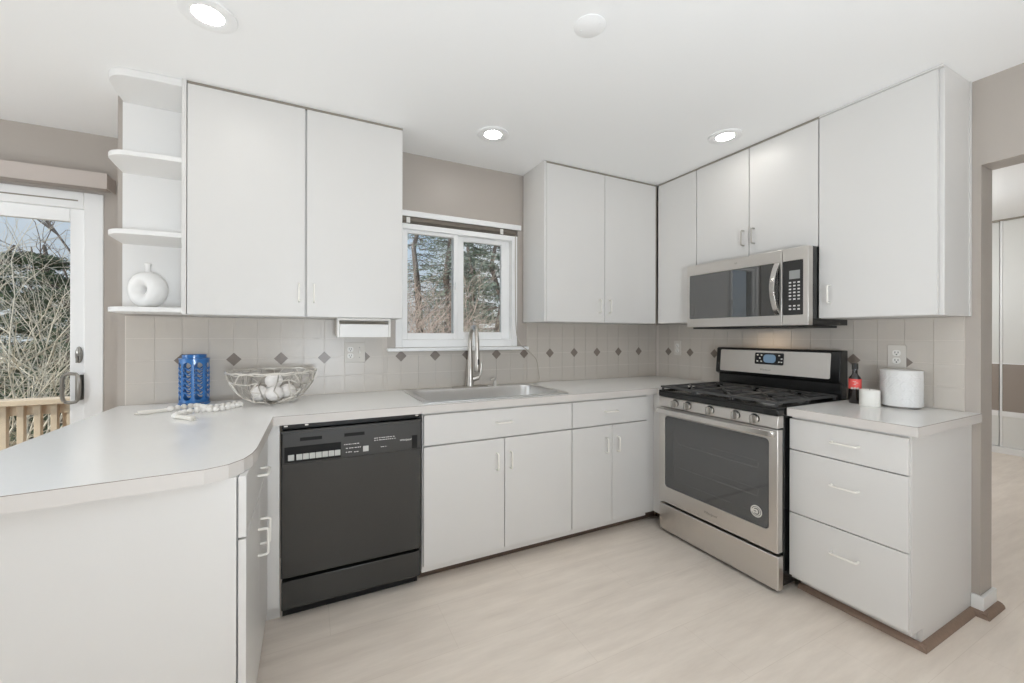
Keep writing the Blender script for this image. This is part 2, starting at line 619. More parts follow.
mb.box(-0.006, yend, 0.9141, -0.0005, -0.0085, 1.356)
mb.mi = 1
for i in range(0, 20):
    b = -0.148+T2 - i*T2
    a = b-T2
    a, b = max(a, yend), min(b, -0.0085)
    if b-a < 0.006: continue
    for j in range(-3, 3):
        c, d = max(1.133+j*T, 0.9141), min(1.133+(j+1)*T, 1.356)
        if d-c < 0.006: continue
        g = 0.0012
        mb.box(-0.0085, a+g, c+g, -0.006, b-g, d-g)
mb.mi = 2
for k in range(0, 9):
    cy = -0.148-k*2*T2
    if cy < -1.8: continue
    h = 0.034
    mb.prism([(cy-h, 1.131), (cy, 1.131-h), (cy+h, 1.131), (cy, 1.131+h)], 0.0088, 0.0098, mp=lambda u, v, w: (-w, u, v))
obj('tile_backsplash', mb, ['grout', 'tile', 'diamond'], label='pale square tile backsplash with taupe diamonds behind the stove', cat='backsplash')

# ------------------------------------------------------------------ kitchen window
win = thing('window_1', 'white sliding kitchen window above the sink', 'window', ((wx0+wx1)/2, 0.07, wz0), kind='structure')
mb = MB()
zt = 1.985
# outer frame
mb.box(wx0+0.001, 0.0, wz0, wx0+0.045, 0.10, zt); mb.box(wx1-0.045, 0.0, wz0, wx1-0.001, 0.10, zt)
mb.box(wx0+0.045, 0.0, wz0, wx1-0.045, 0.10, wz0+0.05); mb.box(wx0+0.045, 0.0, zt-0.035, wx1-0.045, 0.10, zt)
obj('frame', mb, 'white', win, 0.003)
def sash(x0, x1, z0, z1, y0, y1, l, r_, b, t_):
    q = MB()
    q.box(x0, y0, z0, x0+l, y1, z1); q.box(x1-r_, y0, z0, x1, y1, z1)
    q.box(x0+l, y0, z0, x1-r_, y1, z0+b); q.box(x0+l, y0, z1-t_, x1-r_, y1, z1)
    return q
s1 = obj('sash', sash(wx0+0.045, -1.825, wz0+0.05, zt-0.035, 0.018, 0.045, 0.035, 0.028, 0.043, 0.022), 'white', win, 0.002)
obj('pane', box(wx0+0.080, 0.030, wz0+0.093, -1.853, 0.033, zt-0.057), 'glass', s1)
s2 = obj('sash', sash(-1.850, wx1-0.045, wz0+0.05, zt-0.035, 0.050, 0.078, 0.080, 0.062, 0.052, 0.030), 'white', win, 0.002)
obj('pane', box(-1.770, 0.062, wz0+0.102, wx1-0.107, 0.065, zt-0.065), 'glass', s2)
obj('latch', box(-1.846, 0.004, 1.575, -1.832, 0.018, 1.625), 'white', win, 0.003)
obj('sill', box(-2.300, -0.045, 1.160, -1.300, 0.0, 1.1835), 'white', win, 0.005)
# head casing above the blind
obj('head_casing', box(wx0-0.02, -0.012, 2.030, wx1+0.025, -0.0005, 2.066), 'white', win, 0.003)
# blind headrail, raised slats and cords
bl = thing('window_blind', 'raised white mini blind tucked under the top casing of the kitchen window', 'blind', ((wx0+wx1)/2, 0.02, 1.986))
obj('headrail', box(wx0+0.006, 0.004, 2.004, wx1-0.006, 0.034, 2.032), 'headrail', bl, 0.001)
q = MB()
for i in range(5):
    q.box(wx0+0.01, 0.002, 1.9875+i*0.0032, wx1-0.01, 0.036, 1.9892+i*0.0032)
obj('slat_stack', q, 'headrail', bl)
for x in (-2.165, -1.50):
    obj('bracket', box(x-0.012, -0.004, 1.988, x+0.012, 0.004, 2.025), 'whitepl', bl, 0.002)
cordpts = [(-1.392, -0.004, 1.99), (-1.392, -0.006, 1.6), (-1.385, -0.010, 1.3), (-1.37, -0.052, 1.2), (-1.33, -0.058, 1.165),
           (-1.28, -0.055, 1.13), (-1.237, -0.05, 1.08), (-1.222, -0.05, 1.0), (-1.215, -0.05, 0.945), (-1.235, -0.046, 0.9215), (-1.27, -0.043, 0.9178), (-1.34, -0.040, 0.9178)]
def smooth(pts, n=6):
    pts = [Vector(q) for q in pts]
    out = []
    for i in range(len(pts)-1):
        p0 = pts[max(i-1, 0)]; p1 = pts[i]; p2 = pts[i+1]; p3 = pts[min(i+2, len(pts)-1)]
        for k in range(n):
            t_ = k/n
            out.append(0.5*((2*p1)+(-p0+p2)*t_+(2*p0-5*p1+4*p2-p3)*t_*t_+(-p0+3*p1-3*p2+p3)*t_**3))
    out.append(pts[-1])
    return out
obj('cord', MB().tube(smooth(cordpts), 0.0032, 6), 'cable', bl)

# ------------------------------------------------------------------ sliding glass door
dr = thing('door_1', 'white sliding glass door to the deck', 'door', ((dx0+dx1)/2, 0.60, 0), kind='structure')
mb = MB()
mb.box(dx1-0.085, 0.575, 0, dx1, 0.70, dzt); mb.box(dx0, 0.575, 0, dx0+0.085, 0.70, dzt)
mb.box(dx0+0.085, 0.575, dzt-0.095, dx1-0.085, 0.70, dzt); mb.box(dx0+0.085, 0.59, 0, dx1-0.085, 0.70, 0.05)
obj('frame', mb, 'white', dr, 0.004)
pn = obj('sliding_panel', sash(-4.83, dx1-0.085, 0.05, dzt-0.095, 0.600, 0.640, 0.075, 0.068, 0.10, 0.075), 'white', dr, 0.004)
obj('pane', box(-4.755, 0.618, 0.15, -3.976, 0.623, dzt-0.17), 'glass', pn)
pn2 = obj('fixed_panel', sash(dx0+0.085, -4.79, 0.05, dzt-0.095, 0.650, 0.688, 0.075, 0.075, 0.10, 0.075), 'white', dr, 0.004)
obj('pane', box(dx0+0.16, 0.668, 0.15, -4.865, 0.672, dzt-0.17), 'glass', pn2)
# top track lines
obj('track', box(dx0+0.085, 0.572, dzt-0.055, dx1-0.11, 0.5751, dzt-0.048), 'gap', dr, label='thin dark track line')
# D handle and thumb latch
hp = []
for i in range(17):
    a = 2*PI*i/16
    hp.append((-3.955+0.036*math.copysign(abs(math.cos(a))**0.55, math.cos(a)), 0.555, 0.957+0.083*math.copysign(abs(math.sin(a))**0.55, math.sin(a))))
mb = MB().tube(hp[:-1], 0.0095, 8, closed=True)
mb.prism([(-3.934, 0.885), (-3.915, 0.885), (-3.915, 1.03), (-3.934, 1.03)], 0.549, 0.600, mp=lambda u, v, w: (u, w, v))
obj('handle', mb, 'handle', dr)
mb = MB().lathe([(0.0001, 0.0), (0.016, 0.0), (0.016, 0.008), (0.010, 0.014), (0.0001, 0.014)], (0, 0, 0), 20, mp=lambda x, y, z: (x, -z, y*3.0))
mb.box(-0.004, -0.034, -0.045, 0.004, -0.012, -0.005)
for i in range(len(mb.v)): mb.v[i] = (mb.v[i][0]-3.935, mb.v[i][1]+0.5999, mb.v[i][2]+1.145)
obj('thumb_latch', mb, 'handle', dr)
# valance above the door
vl = thing('valance', 'rosy beige vertical blind valance above the sliding glass door', 'valance', (-4.6, 0.52, 2.09))
q = MB()
q.box(-5.85, 0.46, 2.094, -3.770, 0.470, 2.181)
q.box(-3.778, 0.470, 2.098, -3.770, 0.579, 2.177)
q.box(-5.85, 0.470, 2.170, -3.778, 0.579, 2.177)
obj('front_board', q, 'valance', vl, 0.001)
obj('headrail', box(-5.83, 0.49, 2.098, -3.785, 0.56, 2.135), 'taupe', vl, 0.003, label='grey brown headrail underside')

# ------------------------------------------------------------------ ceiling fixtures
CAN_LAB = ['recessed ceiling light over the counter corner, nearest the camera at upper left',
           'recessed ceiling light above the sink in front of the kitchen window',
           'recessed ceiling light beside the cabinets over the microwave']
for (x, y), lb in zip(CANS, CAN_LAB):
    r = thing('recessed_light', lb, 'ceiling light', (x, y, 2.428), 'recessed ceiling lights')
    prof = [(0.050, -0.006), (0.075, -0.011), (0.090, -0.006), (0.092, -0.0004), (0.050, -0.0004)]
    obj('trim_ring', MB().lathe(prof+[prof[0]], (x, y, H), 40, caps=False), 'white', r)
    obj('lens', MB().lathe([(0.0001, -0.0045), (0.0515, -0.0045), (0.0515, -0.001), (0.0001, -0.001)], (x, y, H), 32), 'lens', r, label='glowing round lens')
r = thing('ceiling_cover', 'round white blank cover plate on the ceiling', 'cover plate', (-1.789, -1.401, 2.42))
obj('plate', MB().lathe([(0.0001, -0.0034), (0.0585, -0.0034), (0.0595, -0.0028), (0.0595, -0.0004), (0.0001, -0.0004)], (-1.789, -1.401, H), 36), 'ceiling', r)
for sx_, sy_ in ((-0.02, 0.032), (0.02, -0.032)):
    obj('screw', MB().lathe([(0.0001, -0.0055), (0.003, -0.0048), (0.004, -0.0035), (0.0001, -0.0035)], (-1.789+sx_, -1.401+sy_, H), 10), 'ceiling', r)

# ------------------------------------------------------------------ wall cabinets
ZB = 1.357
FU = -0.309     # front plane of the upper doors
GAP = 0.0022
DT = 0.019
def door_back(parent, x0, x1, z0, z1, yf, name='door'):
    return obj(name, box(x0+GAP, yf, z0+GAP, x1-GAP, yf+DT, z1-GAP), 'cab', parent, 0.0012)
def door_right(parent, y0, y1, z0, z1, xf, name='door'):
    return obj(name, box(xf, y0+GAP, z0+GAP, xf+DT, y1-GAP, z1-GAP), 'cab', parent, 0.0012)

ZT = 2.424
# left of the window
c = thing('wall_cabinet', 'wide white two-door wall cabinet left of the kitchen window', 'wall cabinet', (-2.75, -0.15, ZB), 'white wall cabinets')
mb = MB(); mb.box(-3.2435, FU+DT+0.003, ZB, -2.263, -0.0095, H-0.001)
obj('body', mb, 'cab', c, 0.001)
d = door_back(c, -3.243, -2.7555, ZB, ZT, FU); pull(d, (-2.783, FU, 1.478), (0, 0, 1), (0, -1, 0))
d = door_back(c, -2.7505, -2.263, ZB, ZT, FU); pull(d, (-2.715, FU, 1.478), (0, 0, 1), (0, -1, 0))
obj('side_panel', box(-3.2620, FU-0.001, ZB, -3.2440, FU+DT+0.004, H-0.001), 'cab', c, 0.001)
obj('top_scribe', box(-3.243, FU+0.006, ZT+0.002, -2.263, FU+DT+0.003, H-0.001), 'gap', c, label='filler strip under the ceiling, gap shade put into its grey')  # scribe coloured grey for the shade above the doors, likewise on the next cabinets
# right of the window
c = thing('wall_cabinet', 'white two-door wall cabinet in the corner right of the kitchen window', 'wall cabinet', (-0.8, -0.15, ZB), 'white wall cabinets')
obj('body', box(-1.331, FU+DT+0.003, ZB, -0.31, -0.0095, H-0.001), 'cab', c, 0.001)
d = door_back(c, -1.315, -0.822, ZB, ZT, FU); pull(d, (-0.872, FU, 1.475), (0, 0, 1), (0, -1, 0))
d = door_back(c, -0.822, -0.322, ZB, ZT, FU); pull(d, (-0.782, FU, 1.475), (0, 0, 1), (0, -1, 0))
obj('side_panel', box(-1.3315, FU-0.001, ZB, -1.3155, FU+DT+0.004, H-0.001), 'cab', c, 0.001)
obj('top_scribe', box(-1.315, FU+0.006, ZT+0.002, -0.31, FU+DT+0.003, H-0.001), 'gap', c, label='filler strip under the ceiling, gap shade put into its grey')
obj('corner_strip', box(-0.3215, FU+0.004, ZB+0.001, -0.3095, FU+0.015, H-0.002), 'gap', c, label='corner strip with the shade of the gap put into its grey')  # fills the open corner gap, coloured like the shade inside it
# right wall run
c = thing('wall_cabinet', 'narrow white one-door wall cabinet left of the microwave', 'wall cabinet', (-0.15, -0.49, ZB), 'white wall cabinets')
obj('body', box(FU+DT+0.003, -0.668, ZB, -0.0095, -0.325, H-0.001), 'cab', c, 0.001)
d = door_right(c, -0.668, -0.318, ZB, ZT, FU); pull(d, (FU, -0.637, 1.50), (0, 0, 1), (-1, 0, 0), mt='nickel', label='nickel pull')
obj('top_scribe', box(FU+0.006, -0.668, ZT+0.002, FU+DT+0.003, -0.325, H-0.001), 'gap', c, label='filler strip under the ceiling, gap shade put into its grey')
c = thing('wall_cabinet', 'short white two-door wall cabinet directly above the microwave', 'wall cabinet', (-0.15, -1.05, 1.742), 'white wall cabinets')
obj('body', box(FU+DT+0.003, -1.4335, 1.742, -0.0095, -0.6695, H-0.001), 'cab', c, 0.001)
d = door_right(c, -1.051, -0.6695, 1.742, ZT, FU); pull(d, (FU, -1.018, 1.873), (0, 0, 1), (-1, 0, 0), mt='nickel', label='nickel pull')
d = door_right(c, -1.4335, -1.051, 1.742, ZT, FU); pull(d, (FU, -1.084, 1.873), (0, 0, 1), (-1, 0, 0), mt='nickel', label='nickel pull')
obj('top_scribe', box(FU+0.006, -1.4335, ZT+0.002, FU+DT+0.003, -0.6695, H-0.001), 'gap', c, label='filler strip under the ceiling, gap shade put into its grey')
c = thing('wall_cabinet', 'large white one-door wall cabinet right of the microwave beside the doorway', 'wall cabinet', (-0.15, -1.67, ZB), 'white wall cabinets')
obj('body', box(FU+DT+0.004, -1.9096, ZB, -0.0095, -1.435, H-0.001), 'cab', c, 0.001)
d = door_right(c, -1.896, -1.435, ZB, ZT, FU); pull(d, (FU, -1.490, 1.482), (0, 0, 1), (-1, 0, 0))
obj('top_scribe', box(FU+0.002, -1.9096, ZT+0.002, FU+DT+0.003, -1.435, H-0.001), 'cab', c, 0.001)
obj('side_trim', box(-0.022, -1.9135, ZB, -0.0005, -1.9098, H-0.001), 'cab', c, 0.001)

# ------------------------------------------------------------------ open corner shelves
r = thing('open_shelf_unit', 'white open end shelves with rounded corners at the left end of the wall cabinets', 'shelf unit', (-3.4, -0.15, 1.37))
obj('back_panel', box(-3.556, -0.0175, 1.392, -3.2635, -0.0095, H-0.034), 'cabin', r)
def shelf_poly():
    # plan: along the cabinet side, front edge running left, rounded outer corner, back to the wall
    pts = [(-3.2632, -0.0095), (-3.2632, -0.300), (-3.38, -0.298), (-3.43, -0.292)]
    cx, cy, rad = -3.448, -0.194, 0.098
    for i in range(0, 9):
        a = -PI/2 - (PI/2)*i/8
        pts.append((cx+rad*math.cos(a), cy+rad*math.sin(a)))
    pts += [(-3.551, -0.12), (-3.556, -0.0095)]
    return pts
for z in (1.3655, 1.708, 2.055, 2.404):
    obj('shelf', MB().prism(shelf_poly(), z, z+0.0225 if z < 2.3 else H-0.0005), 'cabin', r, 0.003)

# ring vase on the lowest shelf
r = thing('ring_vase', 'white ceramic ring-shaped vase with a small neck on the lowest open shelf', 'vase', (-3.42, -0.15, 1.389))
mb = MB(); mb.sm = True
ax = Vector((-0.55, -0.83, 0)).normalized(); sd = Vector((-ax.y, ax.x, 0)); C0 = Vector((-3.425, -0.140, 1.389+0.088))
vs = []; fs = []
NU, NV = 36, 16
for i in range(NU):
    a = 2*PI*i/NU
    for j in range(NV):
        b = 2*PI*j/NV
        rr_ = 0.053 + 0.034*math.cos(b)
        q = C0 + sd*(rr_*math.cos(a)) + Vector((0, 0, 1))*(rr_*math.sin(a)) + ax*(0.044*math.sin(b))
        vs.append(q)
for i in range(NU):
    for j in range(NV):
        fs.append((i*NV+j, ((i+1) % NU)*NV+j, ((i+1) % NU)*NV+(j+1) % NV, i*NV+(j+1) % NV))
mb.add(vs, fs)
obj('body', mb, 'cabin', r)
obj('neck', MB().lathe([(0.012, 0.0), (0.010, 0.02), (0.011, 0.038), (0.015, 0.046), (0.012, 0.046), (0.008, 0.03)], (C0.x, C0.y, C0.z+0.078), 20), 'cabin', r)

# paper towel box under the left cabinet
r = thing('paper_towel_holder', 'white box-shaped paper towel holder hung under the left wall cabinet', 'paper towel holder', (-2.46, -0.2, 1.25))
q = MB(); q.box(-2.600, -0.12, 1.345, -2.318, -0.25, ZB-0.0005); q.box(-2.600, -0.25, 1.252, -2.590, -0.11, 1.3455); q.box(-2.330, -0.25, 1.252, -2.318, -0.11, 1.3455)
obj('bracket', q, 'whitepl', r, 0.001)
q = MB().box(-2.589, -0.251, 1.252, -2.331, -0.240, 1.325); q.box(-2.589, -0.24, 1.252, -2.331, -0.12, 1.258)
obj('front_panel', q, 'cabin', r, 0.002)

# ------------------------------------------------------------------ countertops
def arc(cx, cy, r_, a0, a1, n_=7):
    return [(cx+r_*math.cos(a0+(a1-a0)*i/n_), cy+r_*math.sin(a0+(a1-a0)*i/n_)) for i in range(n_+1)]
def rrect(x0, y0, x1, y1, r_, n_=5):
    return arc(x1-r_, y1-r_, r_, 0, PI/2, n_)+arc(x0+r_, y1-r_, r_, PI/2, PI, n_)+arc(x0+r_, y0+r_, r_, PI, 3*PI/2, n_)+arc(x1-r_, y0+r_, r_, 3*PI/2, 2*PI, n_)
ZC = 0.914
outer = [(-3.572, -0.0), (-0.0005, -0.0), (-0.0005, -0.699), (-0.644, -0.699), (-0.644, -0.638), (-2.876, -0.638), (-2.884, -1.165)]
outer += [(-2.890, -1.225), (-2.905, -1.280), (-2.935, -1.322), (-2.985, -1.346)]
outer += [(-3.570, -1.386)]
outer = [(x, min(y, -0.0005)) for x, y in outer]
SX0, SX1, SY0, SY1 = -2.212, -1.325, -0.603, -0.060
hole = rrect(SX0+0.012, SY0+0.012, SX1-0.012, SY1-0.012, 0.03)
r = thing('countertop', 'white laminate countertop of the peninsula and sink run', 'countertop', (-2.3, -0.4, 0.874))
obj('top', MB().prism_holes(outer, [hole], 0.876, ZC), 'counter', r)
def edge_strip(pts, z0, z1, th=0.0008, closed=False):
    q = MB()
    for a, b in zip(pts[:-1], pts[1:]):
        a = Vector((a[0], a[1], 0)); b = Vector((b[0], b[1], 0))
        d_ = (b-a); nn = Vector((d_.y, -d_.x, 0)).normalized()*th
        # both sides so that the visible one protrudes
        q.add([(a.x, a.y, z0), (b.x, b.y, z0), (b.x, b.y, z1), (a.x, a.y, z1),
               (a.x+nn.x, a.y+nn.y, z0), (b.x+nn.x, b.y+nn.y, z0), (b.x+nn.x, b.y+nn.y, z1), (a.x+nn.x, a.y+nn.y, z1)],
              [(0, 1, 2, 3), (7, 6, 5, 4), (0, 4, 5, 1), (1, 5, 6, 2), (2, 6, 7, 3), (3, 7, 4, 0)])
    return q
pts = outer[3:]
pts = pts[::-1]
obj('edge_seam', edge_strip(pts, ZC-0.0022, ZC-0.0007), 'seam', r, label='thin brown laminate seam')
obj('edge_band', edge_strip(pts, 0.874, ZC-0.0022, 0.0006), 'counter_edge', r)
obj('counter_return_edge', edge_strip([(-0.644, -0.638), (-0.644, -0.699)], 0.876, 0.912, 0.0004), 'counter_edge', r).name = 'return_edge'  # laminate return edge of the counter beside the stove
r2 = thing('countertop', 'short white laminate countertop right of the stove', 'countertop', (-0.3, -1.7, 0.874))
o2 = [(-0.638, -1.470), (-0.0005, -1.470), (-0.0005, -1.9425), (-0.638, -1.9425)]
o2 = [(-0.640, -1.464), (-0.0095, -1.464), (-0.0095, -1.890), (-0.0005, -1.8945), (-0.0005, -1.9455), (-0.640, -1.9455)]
obj('top', MB().prism(o2, 0.876, ZC-0.0001), 'counter', r2)
es = [(-0.640, -1.464), (-0.640, -1.9455), (-0.0005, -1.9455)]
obj('edge_band', edge_strip(es, 0.874, ZC-0.0022, 0.0006).add([], []), 'counter_edge', r2)
obj('edge_seam', edge_strip(es, ZC-0.0022, ZC-0.0007, 0.0009), 'seam', r2, label='thin brown laminate seam')

# ------------------------------------------------------------------ base cabinets
FB = -0.620
TK = 0.100
def base_toe(parent, q):
    return obj('toe_kick', q, 'toe', parent, label='brown recessed toe kick')
# sink cabinet
c = thing('base_cabinet', 'wide white sink base cabinet with false drawer front, right of the dishwasher', 'base cabinet', (-1.77, -0.3, 0), 'white base cabinets')
obj('body', box(-2.224, FB+DT+0.003, 0.058, -1.321, -0.01, 0.640), 'cab', c, 0.001)
q = MB(); q.box(-2.224, FB+DT+0.003, 0.641, -2.206, -0.01, 0.874); q.box(-1.339, FB+DT+0.003, 0.641, -1.321, -0.01, 0.874); q.box(-2.206, FB+DT+0.003, 0.641, -1.339, FB+0.03, 0.874)
obj('upper_frame', q, 'cab', c, 0.001)
base_toe(c, box(-2.224, -0.535, 0, -1.321, -0.52, 0.0575))
d = door_back(c, -2.221, -1.321, 0.704, 0.862, FB, 'drawer_front'); pull(d, (-1.777, FB, 0.789), (1, 0, 0), (0, -1, 0))
d = door_back(c, -2.221, -1.769, 0.092, 0.700, FB); pull(d, (-1.819, FB, 0.577), (0, 0, 1), (0, -1, 0))
d = door_back(c, -1.769, -1.321, 0.092, 0.700, FB); pull(d, (-1.735, FB, 0.577), (0, 0, 1), (0, -1, 0))
# narrow cabinet
c = thing('base_cabinet', 'narrower white base cabinet with one drawer over two doors, left of the stove corner', 'base cabinet', (-1.02, -0.3, 0), 'white base cabinets')
obj('body', box(-1.3195, FB+DT+0.003, 0.058, -0.711, -0.01, 0.874), 'cab', c, 0.001)
base_toe(c, box(-1.3195, -0.535, 0, -0.56, -0.52, 0.0575))
d = door_back(c, -1.3195, -0.713, 0.704, 0.862, FB, 'drawer_front'); pull(d, (-1.030, FB, 0.789), (1, 0, 0), (0, -1, 0))
d = door_back(c, -1.3195, -1.014, 0.092, 0.700, FB); pull(d, (-1.066, FB, 0.577), (0, 0, 1), (0, -1, 0))
d = door_back(c, -1.014, -0.713, 0.092, 0.700, FB); pull(d, (-0.974, FB, 0.577), (0, 0, 1), (0, -1, 0))
# corner filler
q = MB(); q.box(-0.710, -0.600, 0.075, -0.640, -0.585, 0.874); q.box(-0.640, -0.699, 0.075, -0.625, -0.585, 0.874)
r = thing('corner_filler', 'white corner filler panel between the narrow base cabinet and the stove', 'filler panel', (-0.66, -0.63, 0.0))
obj('panel', q, 'cab', r, 0.001)
obj('toe_kick', box(-0.556, -0.699, 0, -0.541, -0.536, 0.075), 'toe', r)
# filler left of the dishwasher
r = thing('corner_filler', 'white corner filler strip between the peninsula cabinet and the dishwasher', 'filler panel', (-2.87, -0.62, 0.0))
q = MB(); q.box(-2.913, FB, 0.082, -2.852, FB+0.018, 0.872)
obj('panel', q, 'cab', r, 0.001)
obj('toe_kick', box(-2.92, -0.556, 0, -2.852, -0.546, 0.12), 'cab', r)
# peninsula cabinet, fronts facing +x
XP = -2.895
c = thing('base_cabinet', 'white peninsula cabinet with plain end panel in the left foreground', 'base cabinet', (-3.2, -0.95, 0), 'white base cabinets')
obj('body', box(-3.48, -1.298, 0.078, XP-DT-0.003, -0.60, 0.8735), 'cab', c, 0.001)
obj('end_panel', box(-3.50, -1.316, 0.0, XP-DT-0.004, -1.299, 0.8735), 'cab', c, 0.0012)
obj('toe_kick', box(-2.99, -1.298, 0, -2.98, -0.60, 0.0775), 'toe', c, label='brown recessed toe kick')
def front_px(y0, y1, z0, z1, nm):
    return obj(nm, box(XP-DT, y0+GAP, z0+GAP, XP, y1-GAP, z1-GAP), 'cab', c, 0.0012)
d = front_px(-1.316, -0.640, 0.702, 0.8755, 'drawer_front'); pull(d, (XP, -0.975, 0.782), (0, 1, 0), (1, 0, 0))
d = front_px(-0.967, -0.640, 0.092, 0.700, 'door'); pull(d, (XP, -0.925, 0.552), (0, 0, 1), (1, 0, 0))
d = front_px(-1.316, -0.967, 0.092, 0.700, 'door'); pull(d, (XP, -1.005, 0.547), (0, 0, 1), (1, 0, 0))
# drawer cabinet right of the stove
c = thing('base_cabinet', 'white three-drawer base cabinet right of the stove', 'base cabinet', (-0.3, -1.69, 0), 'white base cabinets')
obj('body', box(FB+DT+0.003, -1.898, 0.075, -0.001, -1.465, 0.8745), 'cab', c, 0.001)
side = [(-0.505, 0.0), (-0.0, 0.0), (-0.0, 0.8745), (FB+DT+0.001, 0.8745), (FB+DT+0.001, 0.076), (-0.505, 0.076)]
obj('end_panel', MB().prism([(x-0.0005, z) for x, z in side], 1.8985, 1.914, mp=lambda u, v, w: (u, -w, v)), 'cab', c)
q = MB().box(-0.515, -1.897, 0.0005, -0.500, -1.465, 0.0745)
obj('toe_kick', q, 'cab', c)
q = MB()
quarter_run(q, (-0.516, -1.46, 0), (-0.516, -1.938, 0), (-1, 0, 0))
quarter_run(q, (-0.540, -1.914, 0), (-0.014, -1.914, 0), (0, -1, 0))
obj('quarter_round', q, 'quarter', c, label='brown quarter round moulding along the floor')
for z0, z1, zh_ in ((0.7105, 0.862, 0.788), (0.4035, 0.7095, 0.595), (0.092, 0.4025, 0.292)):
    d = door_right(c, -1.912, -1.463, z0, z1, FB, 'drawer_front')
    pull(d, (FB, -1.699, zh_), (0, 1, 0), (-1, 0, 0), length=0.10)

# ------------------------------------------------------------------ dishwasher
c = thing('dishwasher', 'black built-in dishwasher with push-button control panel', 'dishwasher', (-2.54, -0.35, 0))
X0, X1 = -2.847, -2.233
obj('tub', box(X0+0.004, -0.545, 0.02, X1-0.004, -0.02, 0.8695), 'void', c)
obj('vent_strip', box(X0+0.002, -0.600, 0.848, X1-0.002, -0.576, 0.8735), 'black', c)
for x in (X0+0.018, X0+0.10, X1-0.018):
    obj('screw_plate', box(x-0.007, -0.602, 0.858, x+0.007, -0.6001, 0.864), 'nickel', c)
d = obj('door', box(X0, -0.620, 0.197, X1, -0.577, 0.842), 'dw', c, 0.006, 3)
pnl = MB()
yy = -0.632
pnl.box(X0+0.006, yy, 0.700, X1-0.004, -0.6201, 0.838)
pnl.box(X0+0.001, yy-0.003, 0.834, X1-0.001, -0.6201, 0.846)
pc = obj('control_panel', pnl, 'dwpanel', c, 0.003)
yp = yy-0.0003
def dwbox(name, x0, z0, x1, z1, mt, th=0.0015, label=None):
    return obj(name, box(x0, yp-th, z0, x1, yp, z1), mt, pc, label=label)
dwbox('button_recess', -2.833, 0.705, -2.606, 0.775, 'void', 0.0006)
for x in (-2.773, -2.592):
    obj('vent_slot', box(x, yp-0.001, 0.797, x+0.088, yp, 0.812), 'void', pc)
dwbox('latch_recess', -2.283, 0.706, -2.256, 0.770, 'void', 0.0008)
for i in range(8):
    bx = -2.819 if i == 0 else -2.787+(i-1)*0.0258
    b = obj('button', box(bx, yp-0.006, 0.716, bx+0.0235, yp-0.0007, 0.741), 'button', pc, 0.0015)
b = obj('button', box(-2.511, yp-0.004, 0.719, -2.486, yp-0.0002, 0.745), 'button', pc, 0.0015)
q = MB()
rnd = random.Random(3)
for (x0, x1, z) in ((-2.592, -2.525, 0.760), (-2.46, -2.362, 0.775), (-2.46, -2.362, 0.765), (-2.585, -2.52, 0.742), (-2.43, -2.40, 0.731), (-2.585, -2.56, 0.724), (-2.55, -2.53, 0.722)):
    x = x0
    while x < x1:
        w_ = rnd.uniform(0.003, 0.009)
        q.box(x, yp-0.0004, z-0.0016, min(x+w_, x1), yp, z+0.0016)
        x += w_+rnd.uniform(0.002, 0.006)
    obj('printed_legend', q, 'mark', pc)
    q = MB()
tm = text_mesh('Whirlpool', 0.0135, lambda u, v, w: (-2.314+u, yp-0.0003-w, 0.752+v), shear=0.25)
obj('lettering', tm, 'mark', pc, label='small white script lettering')
obj('lower_panel', box(X0+0.002, -0.612, 0.056, X1-0.002, -0.577, 0.180), 'dw', c, 0.003)
obj('toe_kick', box(X0+0.004, -0.556, 0.0, X1-0.004, -0.546, 0.060), 'void', c)

# ------------------------------------------------------------------ sink and faucet
r = thing('kitchen_sink', 'stainless steel drop-in sink with one wide bowl', 'sink', ((SX0+SX1)/2, (SY0+SY1)/2, 0.72))
bowls = [rrect(SX0+0.032, SY0+0.032, SX1-0.032, SY1-0.082, 0.075, 8)]
outr = rrect(SX0, SY0, SX1, SY1, 0.03)
obj('rim', MB().prism_holes(outr, bowls, ZC+0.0003, ZC+0.0055), 'sinksteel', r, 0.002)
for lp, nm in zip(bowls, ('large',)):
    cx_ = sum(p_[0] for p_ in lp)/len(lp); cy_ = sum(p_[1] for p_ in lp)/len(lp)
    q = MB(); q.sm = True
    lv = [(1.0, ZC+0.004), (0.985, ZC-0.012), (0.97, ZC-0.15), (0.93, ZC-0.178), (0.5, ZC-0.186), (0.12, ZC-0.190), (0.001, ZC-0.190)]
    k = len(lp); vs = []
    for s_, z in lv:
        vs += [(cx_+(x-cx_)*s_, cy_+(y-cy_)*s_, z) for x, y in lp]
    fs = []
    for i in range(len(lv)-1):
        for j in range(k):
            fs.append((i*k+(j+1) % k, i*k+j, (i+1)*k+j, (i+1)*k+(j+1) % k))
    q.add(vs, fs)
    b = obj('bowl', q, 'sinksteel', r)
    obj('drain', MB().lathe([(0.0001, 0), (0.042, 0), (0.045, 0.003), (0.03, 0.001), (0.0001, 0.0015)], (cx_, cy_, ZC-0.1885), 24), 'nickel', b)
# faucet
fx, fy = -1.778, -0.105
r = thing('faucet', 'brushed nickel gooseneck pull-down kitchen faucet behind the sink', 'faucet', (fx, fy, ZC+0.006))
zb = ZC+0.006
q = MB().prism(rrect(fx-0.125, fy-0.028, fx+0.125, fy+0.028, 0.027), zb, zb+0.006)
obj('base_plate', q, 'nickel', r, 0.0015)
q = MB().lathe([(0.027, 0), (0.026, 0.02), (0.023, 0.06), (0.019, 0.13), (0.016, 0.20), (0.0145, 0.245)], (fx, fy, zb+0.006), 24)
obj('body', q, 'nickel', r)
